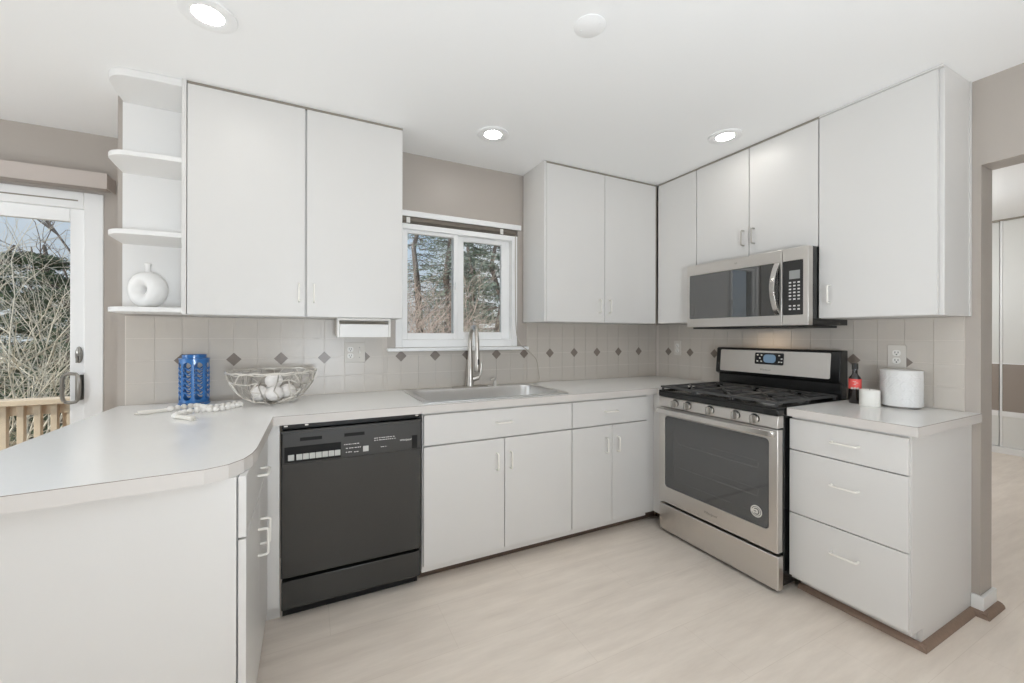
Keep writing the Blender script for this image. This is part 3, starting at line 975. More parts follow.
# arc toward the camera and slightly right
fd = Vector((-0.10, -0.99, 0)).normalized()
pts = []
z1 = zb+0.25; R_ = 0.082
for i in range(0, 4): pts.append(Vector((fx, fy, z1-0.02+i*0.025)))
zc_ = z1+0.055
for i in range(1, 17):
    a = PI*i/16
    pts.append(Vector((fx, fy, zc_)) + fd*(R_*(1-math.cos(a))) + Vector((0, 0, R_*math.sin(a)*1.12)))
e = pts[-1]
for i in range(1, 4): pts.append(e + Vector((0, 0, -0.02*i))+fd*0.001*i)
rad = [0.0135]*len(pts)
obj('spout', MB().tube(pts, rad, 16), 'nickel', r)
e = pts[-1]
q = MB().tube([e+Vector((0, 0, 0.005)), e+Vector((0, 0, -0.03)), e+Vector((0, 0, -0.085)), e+Vector((0, 0, -0.125)), e+Vector((0, 0, -0.13))], [0.0138, 0.0155, 0.0165, 0.0195, 0.017], 16)
sp = obj('spray_head', q, 'nickel', r)
obj('spray_button', box(e.x-0.004, e.y-0.0185, e.z-0.085, e.x+0.006, e.y-0.0155, e.z-0.05), 'blackm', sp, 0.001)
hb = Vector((fx+0.012, fy-0.004, zb+0.055))
q = MB().tube([hb, hb+Vector((0.022, -0.006, 0.004)), hb+Vector((0.042, -0.010, 0.010))], [0.017, 0.0175, 0.016], 14)
q.tube([hb+Vector((0.038, -0.010, 0.006)), hb+Vector((0.056, -0.014, 0.03)), hb+Vector((0.060, -0.020, 0.11))], [0.011, 0.0085, 0.006], 10)
obj('lever', q, 'nickel', r)
# small soap dispenser / cap
r = thing('soap_dispenser', 'small cream plastic soap pump beside the faucet', 'soap dispenser', (-1.60, -0.11, ZC+0.006))
obj('collar', MB().lathe([(0.018, 0), (0.018, 0.006), (0.013, 0.012), (0.012, 0.028), (0.0001, 0.03)], (-1.60, -0.112, ZC+0.0058), 18), 'ivory', r)
obj('spout', MB().tube([(-1.60, -0.112, ZC+0.03), (-1.60, -0.112, ZC+0.052), (-1.62, -0.125, ZC+0.056), (-1.645, -0.140, ZC+0.050)], [0.008, 0.008, 0.006, 0.005], 10), 'ivory', r)

# ------------------------------------------------------------------ stove
RY0, RY1 = -1.458, -0.703
c = thing('gas_range', 'stainless steel freestanding gas range with black cooktop', 'stove', (-0.38, -1.085, 0))
obj('body', box(-0.650, RY0+0.004, 0.035, -0.030, RY1-0.004, 0.895), 'black', c, 0.002)
for lx in (-0.60, -0.08):
    for ly in (RY0+0.06, RY1-0.06):
        obj('foot', MB().lathe([(0.02, 0), (0.02, 0.01), (0.010, 0.012), (0.010, 0.036)], (lx, ly, 0), 12), 'blackm', c)
# storage drawer
q = MB().box(-0.694, RY0+0.002, 0.020, -0.652, RY1-0.002, 0.186)
obj('storage_drawer', q, 'steel', c, 0.005, 3)
# oven door
dmb = MB()
gy0, gy1, gz0, gz1 = -1.412, -0.752, 0.302, 0.755
oy = [(RY0+0.002, 0.203), (RY1-0.002, 0.203), (RY1-0.002, 0.806), (RY0+0.002, 0.806)]
dmb.prism_holes(oy, [rrect(gy0, gz0, gy1, gz1, 0.022)], 0.658, 0.700, mp=lambda u, v, w: (-w, u, v))
od = obj('oven_door', dmb, 'steel', c, 0.004, 3)
obj('window_glass', MB().prism(rrect(gy0+0.001, gz0+0.001, gy1-0.001, gz1-0.001, 0.022), 0.688, 0.6975, mp=lambda u, v, w: (-w, u, v)), 'ovenglass', od, label='dark oven window')
q = MB().prism_holes([(gy0-0.004, gz0-0.004), (gy1+0.004, gz0-0.004), (gy1+0.004, gz1+0.004), (gy0-0.004, gz1+0.004)], [rrect(gy0+0.055, gz0+0.055, gy1-0.055, gz1-0.06, 0.02)], 0.678, 0.687, mp=lambda u, v, w: (-w, u, v))
obj('inner_frame', q, 'blackm', od)
obj('oven_cavity', box(-0.6535, gy0+0.02, gz0+0.03, -0.6525, gy1-0.02, gz1-0.03), 'iron', od)
q = MB()
for zz in (0.585, 0.44):
    q.tube([(-0.672, gy1-0.075, zz+0.03), (-0.668, gy1-0.085, zz), (-0.668, gy0+0.075, zz), (-0.668, gy0+0.07, zz+0.03)], 0.0036, 6)
    q.tube([(-0.664, gy1-0.30, zz+0.035), (-0.664, gy0+0.08, zz+0.035)], 0.0016, 6)
obj('oven_rack', q, 'steel_h', od)
# handle: flat bowed bar
q = MB()
bar = []
for i in range(13):
    y = RY1-0.006 + (RY0+0.004-(RY1-0.006))*i/12
    bar.append((-0.735-0.012*math.sin(PI*i/12), y))
back = [(x+0.020, y) for x, y in bar][::-1]
q.prism(bar+back, 0.772, 0.803)
q.box(-0.738, RY1-0.03, 0.776, -0.6985, RY1-0.008, 0.799); q.box(-0.738, RY0+0.006, 0.776, -0.6985, RY0+0.028, 0.799)
obj('door_handle', q, 'steel_h', od, 0.004, 2)
q = MB().lathe([(0.0001, 0.0), (0.030, 0.0), (0.030, 0.0006), (0.0001, 0.0006)], (0, 0, 0), 28, mp=lambda x, y, z: (-0.6978-z, -1.349+x, 0.372+y))
st = obj('sticker', q, 'labelw', od, label='round white sticker on the oven window')
q = MB()
for rr_, a0, a1 in ((0.023, 0.3, 5.9), (0.014, 0.9, 5.4)):
    q.tube([(-0.6985, -1.349+rr_*math.cos(a0+(a1-a0)*i/20), 0.372+rr_*math.sin(a0+(a1-a0)*i/20)) for i in range(21)], 0.0015 if rr_ > 0.02 else 0.0028, 6)
q.tube([(-0.6985, -1.349, 0.372), (-0.6985, -1.337, 0.372)], 0.0026, 6)
obj('sticker_print', q, 'blackm', st)
tm = text_mesh('Whirlpool', 0.020, lambda u, v, w: (-0.7002-w, -1.085-u, 0.252+v), shear=0.25)
obj('badge', tm, 'handle', od, label='small etched script badge')
# control panel with knobs
q = MB()
prof = [(-0.652, 0.812), (-0.704, 0.812), (-0.694, 0.872), (-0.652, 0.872)]
q.prism([(x, z) for x, z in prof], RY0+0.002, RY1-0.002, mp=lambda u, v, w: (u, w, v))
cp = obj('control_panel', q, 'steel', c, 0.003)
def kn(x, y, z):   # knob axis tilted with the panel
    return (-z*0.985+0.0, x, y - (-z)*0.0)
for ky in (-0.836, -0.930, -1.083, -1.237, -1.340):
    r_ = obj('knob', MB().lathe([(0.0225, 0.0), (0.0225, 0.014), (0.021, 0.017), (0.0001, 0.017)], (-0.699, ky, 0.842), 24, mp=kn), 'steel_h', cp)
    obj('grip', box(-0.735, ky-0.0055, 0.8205, -0.7155, ky+0.0055, 0.8635), 'handle', r_, 0.003)
    obj('knob_ring', MB().lathe([(0.0265, 0.0), (0.0265, 0.0015), (0.024, 0.002)], (-0.6995, ky, 0.842), 24, mp=kn), 'blackm', r_)
# cooktop
q = MB()
q.box(-0.700, RY0, 0.8735, -0.062, RY1, 0.905)
q.box(-0.700, RY0, 0.905, -0.685, RY1, 0.915); q.box(-0.685, RY0, 0.905, -0.1, RY0+0.014, 0.915); q.box(-0.685, RY1-0.014, 0.905, -0.1, RY1, 0.915)
ct = obj('cooktop', q, 'black', c, 0.004, 2)
for bx, by, br_ in ((-0.53, -0.86, 0.045), (-0.24, -0.86, 0.036), (-0.385, -1.085, 0.042), (-0.53, -1.31, 0.05), (-0.24, -1.31, 0.036)):
    b = obj('burner', MB().lathe([(br_+0.012, 0), (br_+0.010, 0.008), (br_, 0.012), (br_, 0.014), (0.0001, 0.014)], (bx, by, 0.9051), 24), 'burner', ct)
    obj('burner_cap', MB().lathe([(br_-0.004, 0), (br_-0.003, 0.006), (br_-0.010, 0.009), (0.0001, 0.009)], (bx, by, 0.9193), 24), 'iron', b)
# continuous grates: three sections
gz = 0.936
for k_ in range(3):
    ya = RY1-0.012 - k_*0.2447; yb = ya-0.2435
    q = MB(); t2 = 0.0055; xa, xb_ = -0.692, -0.150
    def bar_(x0, y0, x1, y1, w_=0.0055, z0=gz-0.006, z1=gz+0.006):
        dx_, dy_ = x1-x0, y1-y0
        l_ = math.hypot(dx_, dy_); nx, ny = -dy_/l_*w_, dx_/l_*w_
        q.prism([(x0+nx, y0+ny), (x1+nx, y1+ny), (x1-nx, y1-ny), (x0-nx, y0-ny)], z0, z1)
    bar_(xa, ya-t2, xb_, ya-t2, 0.007); bar_(xa, yb+t2, xb_, yb+t2, 0.007)
    bar_(xa+t2, ya, xa+t2, yb, 0.009); bar_(xb_-t2, ya, xb_-t2, yb, 0.007)
    xm = (xa+xb_)/2; ym = (ya+yb)/2
    bar_(xm, ya, xm, yb)
    for bx in ((xa+xm)/2, (xm+xb_)/2):
        for (ex, ey) in ((bx-0.135, ym), (bx+0.135, ym), (bx, ya-0.005), (bx, yb+0.005), (bx-0.12, ya-0.01), (bx+0.12, ya-0.01), (bx-0.12, yb+0.01), (bx+0.12, yb+0.01)):
            f_ = 0.24
            bar_(bx+(ex-bx)*f_, ym+(ey-ym)*f_, ex, ey, 0.005)
    for x in (xa+0.01, xm, xb_-0.01):
        for y in (ya-0.008, yb+0.008):
            q.box(x-0.007, y-0.005, 0.9155 if abs(x-xm) > 0.1 else 0.9155, x+0.007, y+0.005, gz)
    obj('grate', q, 'iron', c, 0.0015)
# backguard
q = MB()
q.box(-0.120, RY0+0.004, 0.905, -0.062, RY1-0.004, 1.005)
gb = obj('backguard_riser', q, 'black', c, 0.004)
q = MB()
prof = [(-0.062, 0.985), (-0.10, 0.990), (-0.141, 1.010), (-0.145, 1.020), (-0.131, 1.176), (-0.120, 1.184), (-0.062, 1.184)]
q.prism(prof, RY0-0.000, RY1+0.004, mp=lambda u, v, w: (u, w, v))
bg = obj('backguard', q, 'black', c, 0.004, 2)
def gm(u, v, w):    # u along -y from the left end, v up the slanted face, w out of the face
    x = -0.145 + (v/0.1566)*0.014; z = 1.020 + v*0.996
    return (x - w*0.996, RY1 + 0.004 - u, z - w*0.09)
obj('steel_face', MB().prism(rrect(0.036, 0.005, 0.712, 0.150, 0.008), 0.0006, 0.0035, mp=gm), 'steel', bg)
ds = obj('clock_display', MB().prism(rrect(0.282, 0.064, 0.462, 0.138, 0.008), 0.0036, 0.0052, mp=gm), 'black', bg)
q = MB().prism(rrect(0.338, 0.076, 0.415, 0.128, 0.02), 0.0053, 0.0060, mp=gm)
obj('clock_glare', q, 'display', ds, label='blue grey reflection painted on the dark clock')  # blue-white reflection on the clock painted as a flat patch
q = MB()
for (uu, vv) in ((0.275, 0.12), (0.290, 0.10), (0.275, 0.08), (0.300, 0.08), (0.410, 0.12), (0.425, 0.10), (0.410, 0.08), (0.30, 0.12), (0.425, 0.08)):
    uu += 0.02
    q.prism([(uu, vv), (uu+0.010, vv), (uu+0.010, vv+0.006), (uu, vv+0.006)], 0.0053, 0.0057, mp=gm)
obj('touch_keys', q, 'mark', ds)
tm = text_mesh('Whirlpool', 0.016, lambda u, v, w: gm(0.352+u, 0.030+v, 0.0037+w))
obj('lettering', tm, 'handle', bg, label='faint grey lettering')

# ------------------------------------------------------------------ microwave
c = thing('microwave', 'stainless steel over-the-range microwave', 'microwave', (-0.2, -1.05, 1.317))
MY0, MY1, MZ0, MZ1, MX = -1.4335, -0.6695, 1.322, 1.7395, -0.400
obj('case', box(-0.358, MY0+0.001, MZ0+0.002, -0.010, MY1-0.001, 1.7415), 'black', c, 0.002)
CY = -1.300
q = MB().prism_holes([(CY+0.0012, MZ0), (MY1, MZ0), (MY1, MZ1), (CY+0.0012, MZ1)], [rrect(CY+0.014, 1.378, MY1-0.018, 1.672, 0.008)], 0.362, 0.400, mp=lambda u, v, w: (-w, u, v))
md = obj('door', q, 'steel', c, 0.002)
obj('door_glass', MB().prism(rrect(CY+0.0145, 1.3785, MY1-0.0185, 1.6715, 0.008), 0.388, 0.3985, mp=lambda u, v, w: (-w, u, v)), 'mwglass', md, label='dark glossy door glass')
obj('inner_screen', box(-0.3875, CY+0.075, 1.408, -0.3865, MY1-0.05, 1.642), 'blackm', md)
obj('inner_border', box(-0.386, CY+0.0145, 1.379, -0.385, MY1-0.0185, 1.671), 'void', md)
# bowed vertical handle
N_ = 14; fr = []; bk = []
for i in range(N_+1):
    z = 1.384 + (1.672-1.384)*i/N_
    s_ = math.sin(PI*i/N_)
    fr.append((-0.404-0.052*s_**0.8, z)); bk.append((-0.398-0.030*s_**0.8, z))
q = MB().prism(fr+bk[::-1], CY+0.010, CY+0.038, mp=lambda u, v, w: (u, w, v))
obj('door_handle', q, 'steel_h', md, 0.002)
q = MB().prism_holes([(MY0, MZ0), (CY-0.0012, MZ0), (CY-0.0012, MZ1), (MY0, MZ1)], [rrect(MY0+0.026, 1.378, CY-0.004, 1.672, 0.005)], 0.358, 0.400, mp=lambda u, v, w: (-w, u, v))
cp = obj('control_side', q, 'steel', c, 0.002)
kp = obj('keypad', MB().prism(rrect(MY0+0.0265, 1.3785, CY-0.0045, 1.6715, 0.005), 0.385, 0.3992, mp=lambda u, v, w: (-w, u, v)), 'blackm', cp)
obj('display', box(-0.4000, -1.392, 1.572, -0.3993, -1.338, 1.618), 'lcd', kp, label='grey display')
for rw in range(9):
    for cl in range(3):
        if rw in (6,): continue
        z = 1.553 - rw*0.018; y = -1.336 - cl*0.022
        obj('key', box(-0.3998, y-0.012, z-0.004, -0.39925, y, z+0.004), 'button' if (rw+cl) % 2 else 'mark', kp)
tm = text_mesh('LG', 0.014, lambda u, v, w: (-0.4002-w, -1.028-u, 1.708+v))
obj('badge', tm, 'handle', md)
q = MB().box(-0.375, MY0+0.03, 1.310, -0.06, MY1-0.03, 1.3215); q.box(-0.39, MY0+0.06, 1.314, -0.375, MY1-0.06, 1.3215)
obj('underside_vent', q, 'blackm', c)

# ------------------------------------------------------------------ outlets
def outlet(name, label, cat, mp, w_, h_, gangs):
    r = thing(name, label, cat, mp(0, 0, 0))
    obj('plate', MB().prism(rrect(-w_/2, -h_/2, w_/2, h_/2, 0.006), 0.0002, 0.0060, mp=mp), 'ivory', r, 0.0015)
    for g, kind in gangs:
        if kind == 'duplex':
            for vz in (0.0195, -0.0195):
                rc_ = obj('receptacle', MB().prism(rrect(g-0.017, vz-0.0155, g+0.017, vz+0.0155, 0.012), 0.0061, 0.0080, mp=mp), 'whitepl', r)
                q = MB()
                q.prism([(g-0.0075, vz-0.002), (g-0.005, vz-0.002), (g-0.005, vz+0.008), (g-0.0075, vz+0.008)], 0.0081, 0.0084, mp=mp)
                q.prism([(g+0.005, vz-0.002), (g+0.0075, vz-0.002), (g+0.0075, vz+0.008), (g+0.005, vz+0.008)], 0.0081, 0.0084, mp=mp)
                q.prism(rrect(g-0.003, vz-0.011, g+0.003, vz-0.005, 0.002), 0.0081, 0.0084, mp=mp)
                obj('slots', q, 'void', rc_)
        else:
            obj('toggle', MB().prism([(g-0.004, -0.004), (g+0.004, -0.004), (g+0.004, 0.012), (g-0.004, 0.012)], 0.0061, 0.017, mp=mp), 'whitepl', r, 0.001)
            q = MB()
            for vz in (0.030, -0.030):
                q.prism(rrect(g-0.003, vz-0.003, g+0.003, vz+0.003, 0.002), 0.0061, 0.0068, mp=mp)
            obj('screws', q, 'handle', r)
outlet('wall_outlet', 'two-gang ivory outlet and switch plate under the left wall cabinet', 'outlet',
       lambda u, v, w: (-2.487+u, -0.0086-w, 1.158+v), 0.118, 0.118, [(-0.026, 'duplex'), (0.026, 'switch')])
outlet('wall_outlet', 'narrow ivory outlet on the tile near the inner corner, left of the stove', 'outlet',
       lambda u, v, w: (-0.0086-w, -0.247-u, 1.163+v), 0.068, 0.118, [(0.0, 'duplex')])
outlet('wall_outlet', 'ivory duplex outlet on the tile above the white canister', 'outlet',
       lambda u, v, w: (-0.0086-w, -1.650-u, 1.158+v), 0.074, 0.122, [(0.0, 'duplex')])

# ------------------------------------------------------------------ things on the counters
# blue lantern
lx, ly = -3.256, -0.092
r = thing('lantern', 'blue metal lantern with pierced wavy slots on the left counter', 'lantern', (lx, ly, ZC))
RB = 0.062
def facet(a):
    nx, ny = math.cos(a), math.sin(a)
    ap = RB
    def mp_(u, v, w):
        b_ = a+u/RB
        return (lx+math.cos(b_)*(ap+w), ly+math.sin(b_)*(ap+w), ZC+v)
    return mp_
hw = RB*PI/8
q = MB()
for k_ in range(8):
    mp_ = facet(PI/8+k_*PI/4 + 0.08)
    holes = []
    st_ = [(0.0185*math.cos(a_), 0.194+0.0185*math.sin(a_)) for a_ in [PI*i/8 for i in range(9)]] + [(0.0185*math.cos(a_), 0.044+0.0185*math.sin(a_)) for a_ in [PI+PI*i/8 for i in range(9)]]
    q.prism_holes([(-hw+hw*i/3, 0.012) for i in range(6)]+[(hw, 0.012), (hw, 0.226)]+[(hw-hw*i/3, 0.226) for i in range(1, 7)], [st_], -0.003, 0.0, mp=mp_)
    # wavy rungs
    for j in range(6):
        zz = 0.058+j*0.0245
        q.tube([mp_(-0.0195+0.039*i/8, zz+0.0065*math.sin(i/8*PI*2), -0.0015) for i in range(9)], 0.0033, 6)
q.lathe([(RB*1.04, 0.004), (RB*1.06, 0.008), (RB*1.06, 0.013), (0.0001, 0.013)], (lx, ly, ZC-0.004), 32)
obj('body', q, 'blue', r)
q = MB().lathe([(RB*1.0, 0.226), (RB*1.03, 0.228), (RB*1.03, 0.232), (0.050, 0.234), (0.050, 0.250), (0.047, 0.250), (0.047, 0.234), (0.03, 0.231)], (lx, ly, ZC), 32)
obj('top_ring', q, 'blue', r)
# wooden bead garland
r = thing('bead_garland', 'white wooden bead garland with cotton tassels in front of the blue lantern', 'garland', (-3.2, -0.35, ZC))
path = smooth([(-3.300, -0.300, 0), (-3.262, -0.262, 0), (-3.225, -0.245, 0), (-3.19, -0.285, 0), (-3.15, -0.330, 0), (-3.10, -0.295, 0), (-3.055, -0.262, 0), (-3.035, -0.300, 0), (-3.065, -0.345, 0), (-3.12, -0.405, 0), (-3.165, -0.385, 0), (-3.21, -0.41, 0), (-3.232, -0.455, 0), (-3.238, -0.50, 0)], 20)
acc = 0; last = path[0]; beads = [path[0]]
for q_ in path[1:]:
    acc += (q_-last).length; last = q_
    if acc >= 0.0252: beads.append(q_); acc = 0
obj('string', MB().tube([(b.x, b.y, ZC+0.0128) for b in beads], 0.001, 5), 'tassel', r)
for b in beads:
    obj('bead', MB().sphere((b.x, b.y, ZC+0.0128), 0.0128, 14, 10), 'bead', r)
for (p0, p1) in (((-3.302, -0.304), (-3.405, -0.345)), ((-3.236, -0.510), (-3.160, -0.588))):
    q = MB()
    a = Vector((p0[0], p0[1], ZC+0.010)); b = Vector((p1[0], p1[1], ZC+0.0096))
    q.tube([a, a+(b-a)*0.15, a+(b-a)*0.2, a+(b-a)*0.6, b], [0.007, 0.009, 0.007, 0.009, 0.0095], 12)
    sdv = (b-a).normalized().cross(Vector((0, 0, 1)))
    rd = random.Random(1)
    for i in range(26):
        s0 = a+(b-a)*0.2 + sdv*rd.uniform(-.004, .004)
        e0 = b + (b-a)*rd.uniform(-0.05, .10) + sdv*rd.uniform(-.013, .013)
        e0.z = ZC+0.002+rd.uniform(0, 0.008)
        s0.z = ZC+0.009
        q.tube([s0, (s0+e0)/2+Vector((0, 0, 0.001)), e0], 0.0013, 5)
    obj('tassel', q, 'tassel', r)
    obj('bead', MB().sphere((a.x, a.y, ZC+0.013), 0.013, 14, 10), 'bead', r)

# wire basket with white balls
bx_, by_ = -2.903, -0.222
r = thing('wire_basket', 'silver wire bowl of random branching wires on the counter', 'wire bowl', (bx_, by_, ZC))
rd = random.Random(11)
def bowl_pt(a, t_):    # t 0 bottom .. 1 rim
    ph = t_*PI/2*0.93
    rr_ = 0.050 + 0.152*math.sin(ph)**1.0
    if t_ < 0.001: rr_ = 0.050
    z = 0.004+0.178*(1-math.cos(ph))**0.9
    return Vector((bx_+rr_*math.cos(a), by_+rr_*math.sin(a), ZC+z))
q = MB()
q.tube([bowl_pt(2*PI*i/40, 1)+Vector((0, 0, 0.003*math.sin(i*2.3))) for i in range(40)], 0.0042, 7, closed=True)
q.tube([bowl_pt(2*PI*i/40, 1)+Vector((0, 0, -0.006+0.004*math.sin(i*1.7))) for i in range(40)], 0.0024, 6, closed=True)
q.tube([bowl_pt(2*PI*i/24, 0) for i in range(24)], 0.003, 6, closed=True)
q.tube([Vector((bx_+0.025*math.cos(2*PI*i/16), by_+0.025*math.sin(2*PI*i/16), ZC+0.004)) for i in range(16)], 0.0025, 6, closed=True)
rows = [0, 0.22, 0.42, 0.62, 0.82, 1.0]
cnt = [10, 13, 15, 17, 19, 21]
nodes = []
for t_, k_ in zip(rows, cnt):
    off = rd.random()
    nodes.append([(2*PI*(i+off+rd.uniform(-.22, .22))/k_, min(1, max(0, t_+(rd.uniform(-.05, .05) if 0 < t_ < 1 else 0)))) for i in range(k_)])
def wire(p_, q_, rr_=0.0031):
    (a0, t0), (a1, t1) = p_, q_
    while a1-a0 > PI: a1 -= 2*PI
    while a1-a0 < -PI: a1 += 2*PI
    q.tube([bowl_pt(a0+(a1-a0)*i/5, t0+(t1-t0)*i/5) for i in range(6)], rr_, 6)
def near(nd, row, k_=1):
    def dd(o_):
        x = abs((o_[0]-nd[0]) % (2*PI)); return min(x, 2*PI-x)
    return sorted(row, key=dd)[:k_]
for i in range(5):
    for nd in nodes[i]:
        for o_ in near(nd, nodes[i+1], 2 if rd.random() < 0.55 else 1): wire(nd, o_)
    for nd in nodes[i+1]:
        if rd.random() < 0.8: wire(near(nd, nodes[i], 1)[0], nd)
for i in (1, 2, 3, 4):
    row = sorted(nodes[i])
    for j in range(len(row)):
        if rd.random() < 0.45: wire(row[j], row[(j+1) % len(row)])
obj('wire_frame', q, 'wire', r)
BALL = [(-2.962, -0.235, 0.048, 0.9), (-2.893, -0.272, 0.048, 0.9), (-2.838, -0.218, 0.050, 0.95), (-2.905, -0.178, 0.050, 0.95), (-2.899, -0.230, 0.110, 0.8)]
BL = ['white ball at the left inside the wire bowl', 'white ball at the front inside the wire bowl', 'white ball at the right inside the wire bowl', 'white ball at the back inside the wire bowl, nearest the tiles', 'white ball on top of the others in the wire bowl']
for (x, y, z, s_), lb in zip(BALL, BL):
    obj('decorative_ball', MB().sphere((x, y, ZC+z+0.006), 0.0405, 20, 14, (1, 1, 0.93)), 'ball', label=lb, cat='decorative ball', group='white balls in the wire bowl')

# bottle, candle and canister right of the stove
r = thing('sauce_bottle', 'dark glass bottle with a red label beside the stove', 'bottle', (-0.175, -1.545, ZC))
bc = (-0.175, -1.540, ZC)
obj('body', MB().lathe([(0.024, 0.0), (0.0265, 0.004), (0.0265, 0.118), (0.024, 0.134), (0.013, 0.150), (0.0115, 0.158), (0.0115, 0.184), (0.0001, 0.184)], bc, 28), 'bottle', r)
obj('cap', MB().lathe([(0.0135, 0.176), (0.0135, 0.205), (0.012, 0.208), (0.0001, 0.208)], bc, 20), 'blackm', r)
lab = obj('label', MB().lathe([(0.0266, 0.075), (0.0270, 0.075), (0.0270, 0.127), (0.0266, 0.127)], bc, 28), 'label', r, label='red label')
q = MB()
va = math.atan2(-2.657+1.548, -2.7435+0.175)
for da, z, w_ in ((-0.35, 0.115, 0.5), (-0.1, 0.107, 0.6), (-0.2, 0.099, 0.35)):
    q.tube([(bc[0]+0.0272*math.cos(va+da+w_*i/8), bc[1]+0.0272*math.sin(va+da+w_*i/8), ZC+z) for i in range(9)], 0.0013, 5)
for da in (-0.45, 0.0, 0.45):
    q.sphere((bc[0]+0.0260*math.cos(va+da), bc[1]+0.0260*math.sin(va+da), ZC+0.079), 0.006, 10, 6)
obj('label_print', q, 'labelw', lab)
r = thing('candle', 'short white pillar candle in front of the dark bottle', 'candle', (-0.222, -1.622, ZC))
cc = (-0.222, -1.622, ZC)
obj('wax', MB().lathe([(0.039, 0.0), (0.0405, 0.002), (0.0405, 0.080), (0.039, 0.0825), (0.034, 0.0825), (0.032, 0.078), (0.0001, 0.077)], cc, 32), 'candle', r)
obj('wick', MB().tube([(cc[0], cc[1], ZC+0.077), (cc[0]+0.001, cc[1], ZC+0.086)], 0.001, 6), 'blackm', r)
r = thing('canister', 'round white ceramic canister with embossed lacy pattern right of the candle', 'canister', (-0.115, -1.705, ZC))
cc = (-0.115, -1.705, ZC)
obj('foot', MB().lathe([(0.066, 0.0), (0.068, 0.002), (0.068, 0.010), (0.0001, 0.010)], cc, 40), 'gasket', r)
# embossed body
q = MB(); q.sm = True
NA, NZ = 144, 60
vs = []
rd = random.Random(5)
for i in range(NZ+1):
    z = 0.0105+0.168*i/NZ
    for j in range(NA):
        a = 2*PI*j/NA
        u = a/(2*PI)*11; v = (z-0.0105)/0.178*4.4
        fu, fv = (u % 1)-0.5, ((v+(0.5 if int(u) % 2 else 0)) % 1)-0.5
        dd = math.hypot(fu, fv)
        e_ = 0.0013*math.exp(-((dd-0.40)/0.06)**2) + 0.0011*math.exp(-((dd-0.2)/0.05)**2) + 0.0010*math.exp(-(dd/0.07)**2) + 0.0006*math.sin(a*37)*math.sin(z*400)
        if i < 2 or i > NZ-4: e_ = 0.0
        rr_ = 0.0785+e_
        vs.append((cc[0]+rr_*math.cos(a), cc[1]+rr_*math.sin(a), ZC+z))
fs = [(i*NA+j, i*NA+(j+1) % NA, (i+1)*NA+(j+1) % NA, (i+1)*NA+j) for i in range(NZ) for j in range(NA)]
fs.append(tuple(range(NA))[::-1])
q.add(vs, fs)
obj('body', q, 'ceramic', r)
obj('lid', MB().lathe([(0.0795, 0.1786), (0.0800, 0.181), (0.0780, 0.1845), (0.0001, 0.186)], cc, 48), 'ceramic', r)

# ------------------------------------------------------------------ outdoors
struct('ground', box(-60, 0.75, -1.3, 60, 90, -1.0), 'ground')
dk = struct('deck', box(-6.8, 0.72, -0.16, -3.0, 1.75, -0.10), 'cedar')
r = thing('deck_railing', 'weathered timber deck railing outside the sliding glass door', 'railing', (-4.9, 1.63, -0.10))
obj('top_rail', box(-6.6, 1.57, 0.745, -3.0, 1.71, 0.785), 'cedar', r, 0.004)
obj('side_rail', box(-6.6, 1.655, 0.665, -3.0, 1.69, 0.744), 'cedar', r, 0.003)
obj('bottom_rail', box(-6.6, 1.655, -0.05, -3.0, 1.69, 0.03), 'cedar', r, 0.003)
x = -6.5
while x < -3.05:
    obj('baluster', box(x, 1.615, -0.098, x+0.036, 1.654, 0.743), 'cedar', r, 0.002)
    x += 0.0885
obj('post', box(-4.43, 1.692, -0.098, -4.34, 1.78, 0.744), 'cedar', r, 0.003)

def needle_cloud(q, c_, rx, rz, n_, size, rd, flat=0.35):
    for _ in range(n_):
        while True:
            v = Vector((rd.uniform(-1, 1), rd.uniform(-1, 1), rd.uniform(-1, 1)))
            if v.length < 1: break
        p_ = Vector((c_[0]+v.x*rx, c_[1]+v.y*rx, c_[2]+v.z*rz))
        d_ = Vector((rd.gauss(0, 1), rd.gauss(0, 1), rd.gauss(0, .5))).normalized()
        e_ = d_.cross(Vector((rd.gauss(0, 1), rd.gauss(0, 1), rd.gauss(0, 1)))).normalized()
        s_ = size*rd.uniform(0.6, 1.4)
        q.add([p_-d_*s_, p_+e_*s_*flat, p_+d_*s_, p_-e_*s_*flat], [(0, 1, 2, 3)])

def pine(base, h_, label, mt='needle', rad=1.3, seed=1, low=0.15, dens=40, trunk_r=0.14):
    rd = random.Random(seed)
    t_ = thing('pine_tree', label, 'tree', base, 'pine trees beyond the house')
    x, y, z = base
    tp = [(x+rd.uniform(-.06, .06)*i, y, z+h_*i/6) for i in range(7)]
    obj('trunk', MB().tube(tp, [trunk_r*(1-i/7.5) for i in range(7)], 8), 'bark', t_)
    q = MB(); br_ = MB()
    nl = int(h_*3.2)
    for i in range(nl):
        f_ = low+(1-low)*i/nl
        zz = z+h_*f_
        L_r = rad*(1-f_)**0.7*rd.uniform(0.75, 1.15)+0.15
        for k_ in range(5):
            a = rd.uniform(0, 2*PI)
            d_ = Vector((math.cos(a), math.sin(a), rd.uniform(-0.25, 0.1)))
            e_ = Vector((x, y, zz))+d_*L_r
            br_.tube([(x, y, zz), tuple(e_)], [0.02, 0.006], 3)
            for s_ in (0.45, 0.75, 1.0):
                c_ = Vector((x, y, zz))+d_*L_r*s_
                needle_cloud(q, c_, 0.24*L_r/1.0+0.1, 0.12, int(dens*0.6), 0.06, rd, 0.26)
    obj('branches', br_, 'bark', t_)
    f = obj('foliage', q, mt, t_)
    return t_

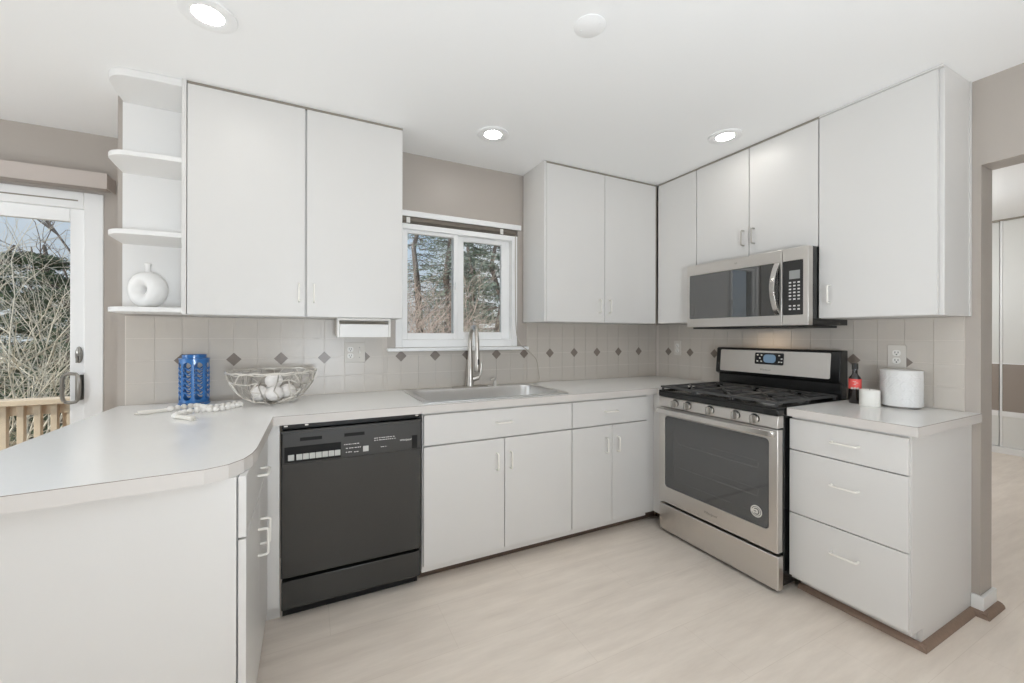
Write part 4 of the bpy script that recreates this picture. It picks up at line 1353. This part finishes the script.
def bare(base, h_, label, mt, seed, spread=0.5, n0=14, depth=4, r0=0.03, name='bare_shrub', cat='shrub', nchild=3, decay=0.68):
    rd = random.Random(seed)
    q = MB()
    def grow(p_, d_, L_r, r_, lv):
        pts_ = [p_]; dd = d_.copy(); pp = p_.copy()
        for i in range(3):
            dd = (dd + Vector((rd.gauss(0, .16), rd.gauss(0, .16), rd.gauss(0, .10)))).normalized()
            pp = pp + dd*(L_r/3)
            pts_.append(pp.copy())
        q.tube(pts_, [r_, r_*0.85, r_*0.7, r_*0.55], 3, caps=False)
        if lv == 0: return
        for i in range(nchild):
            s_ = rd.choice((1, 2, 3))
            nd = (dd + Vector((rd.gauss(0, .5), rd.gauss(0, .5), rd.gauss(0.1, .4)))).normalized()
            grow(pts_[s_].copy(), nd, L_r*decay*rd.uniform(.8, 1.2), r_*0.6, lv-1)
    for i in range(n0):
        a = rd.uniform(0, 2*PI)
        d_ = Vector((math.cos(a)*spread*rd.random(), math.sin(a)*spread*rd.random(), 1)).normalized()
        grow(Vector((base[0]+rd.uniform(-.3, .3)*spread, base[1]+rd.uniform(-.3, .3)*spread, base[2])), d_, h_*0.36, r0, depth)
    return obj(name, q, mt, label=label, cat=cat, loc=base)

def at(deg, d):
    """ground point seen from the kitchen at a bearing (degrees right of +y) and distance"""
    return (-2.74+d*math.sin(math.radians(deg)), -2.66+d*math.cos(math.radians(deg)), -1.0)
# beyond the sliding door
bare(at(-24.3, 8.6), 5.2, 'tall pale twiggy shrub right behind the deck railing', 'twig', 21, spread=0.75, n0=22, depth=4, r0=0.016)
pine(at(-20.8, 12.0), 4.0, 'green pine right of the pale shrub, low in the sliding door glass', 'needle', 1.5, 3, 0.02, 110)
pine(at(-25.0, 17.0), 4.6, 'dark green pine behind the pale shrub at the left of the sliding door glass', 'needle', 2.2, 4, 0.02, 110)
bare(at(-19.8, 22.0), 15, 'bare grey tree with thin branches against the sky in the sliding door', 'twig3', 31, spread=0.7, n0=3, depth=5, r0=0.09, name='bare_tree', cat='tree')
# beyond the kitchen window
bare(at(14.0, 8.6), 4.9, 'rosy brown twiggy bush low in the left pane of the kitchen window', 'twig2', 41, spread=0.9, n0=44, depth=4, r0=0.014)
bare(at(22.4, 10.2), 3.6, 'pale twiggy bush low in the right pane of the kitchen window', 'twig', 42, spread=0.7, n0=18, depth=4, r0=0.012)
pine(at(13.8, 16.5), 8.5, 'tall pine with open crown in the left pane of the kitchen window', 'needle2', 1.3, 6, 0.35, 20, 0.20)
pine(at(18.0, 12.6), 8.0, 'tall pine by the middle stile of the kitchen window', 'needle2', 1.0, 7, 0.3, 26, 0.16)
pine(at(21.0, 16.5), 8.5, 'dense green pine in the right pane of the kitchen window', 'needle', 1.7, 8, 0.05, 46)
pine(at(24.6, 12.4), 6.5, 'dull green pine at the right edge of the kitchen window', 'needle2', 1.3, 9, 0.05, 46)
pine(at(17.6, 33.0), 12, 'distant pine seen between the nearer trunks in the kitchen window', 'needle2', 2.4, 10, 0.1, 30)
bare(at(15.2, 20.5), 8.0, 'bare tree with thin branches against the sky in the kitchen window', 'twig3', 51, spread=0.5, n0=4, depth=5, r0=0.05, name='bare_tree', cat='tree')
pine(at(-22.8, 27.0), 6.0, 'far green pine low behind the others in the sliding door glass', 'needle', 3.0, 12, 0.02, 120)
pine(at(21.6, 26.0), 8.0, 'far green pine low in the right pane of the kitchen window', 'needle', 2.6, 13, 0.02, 110)
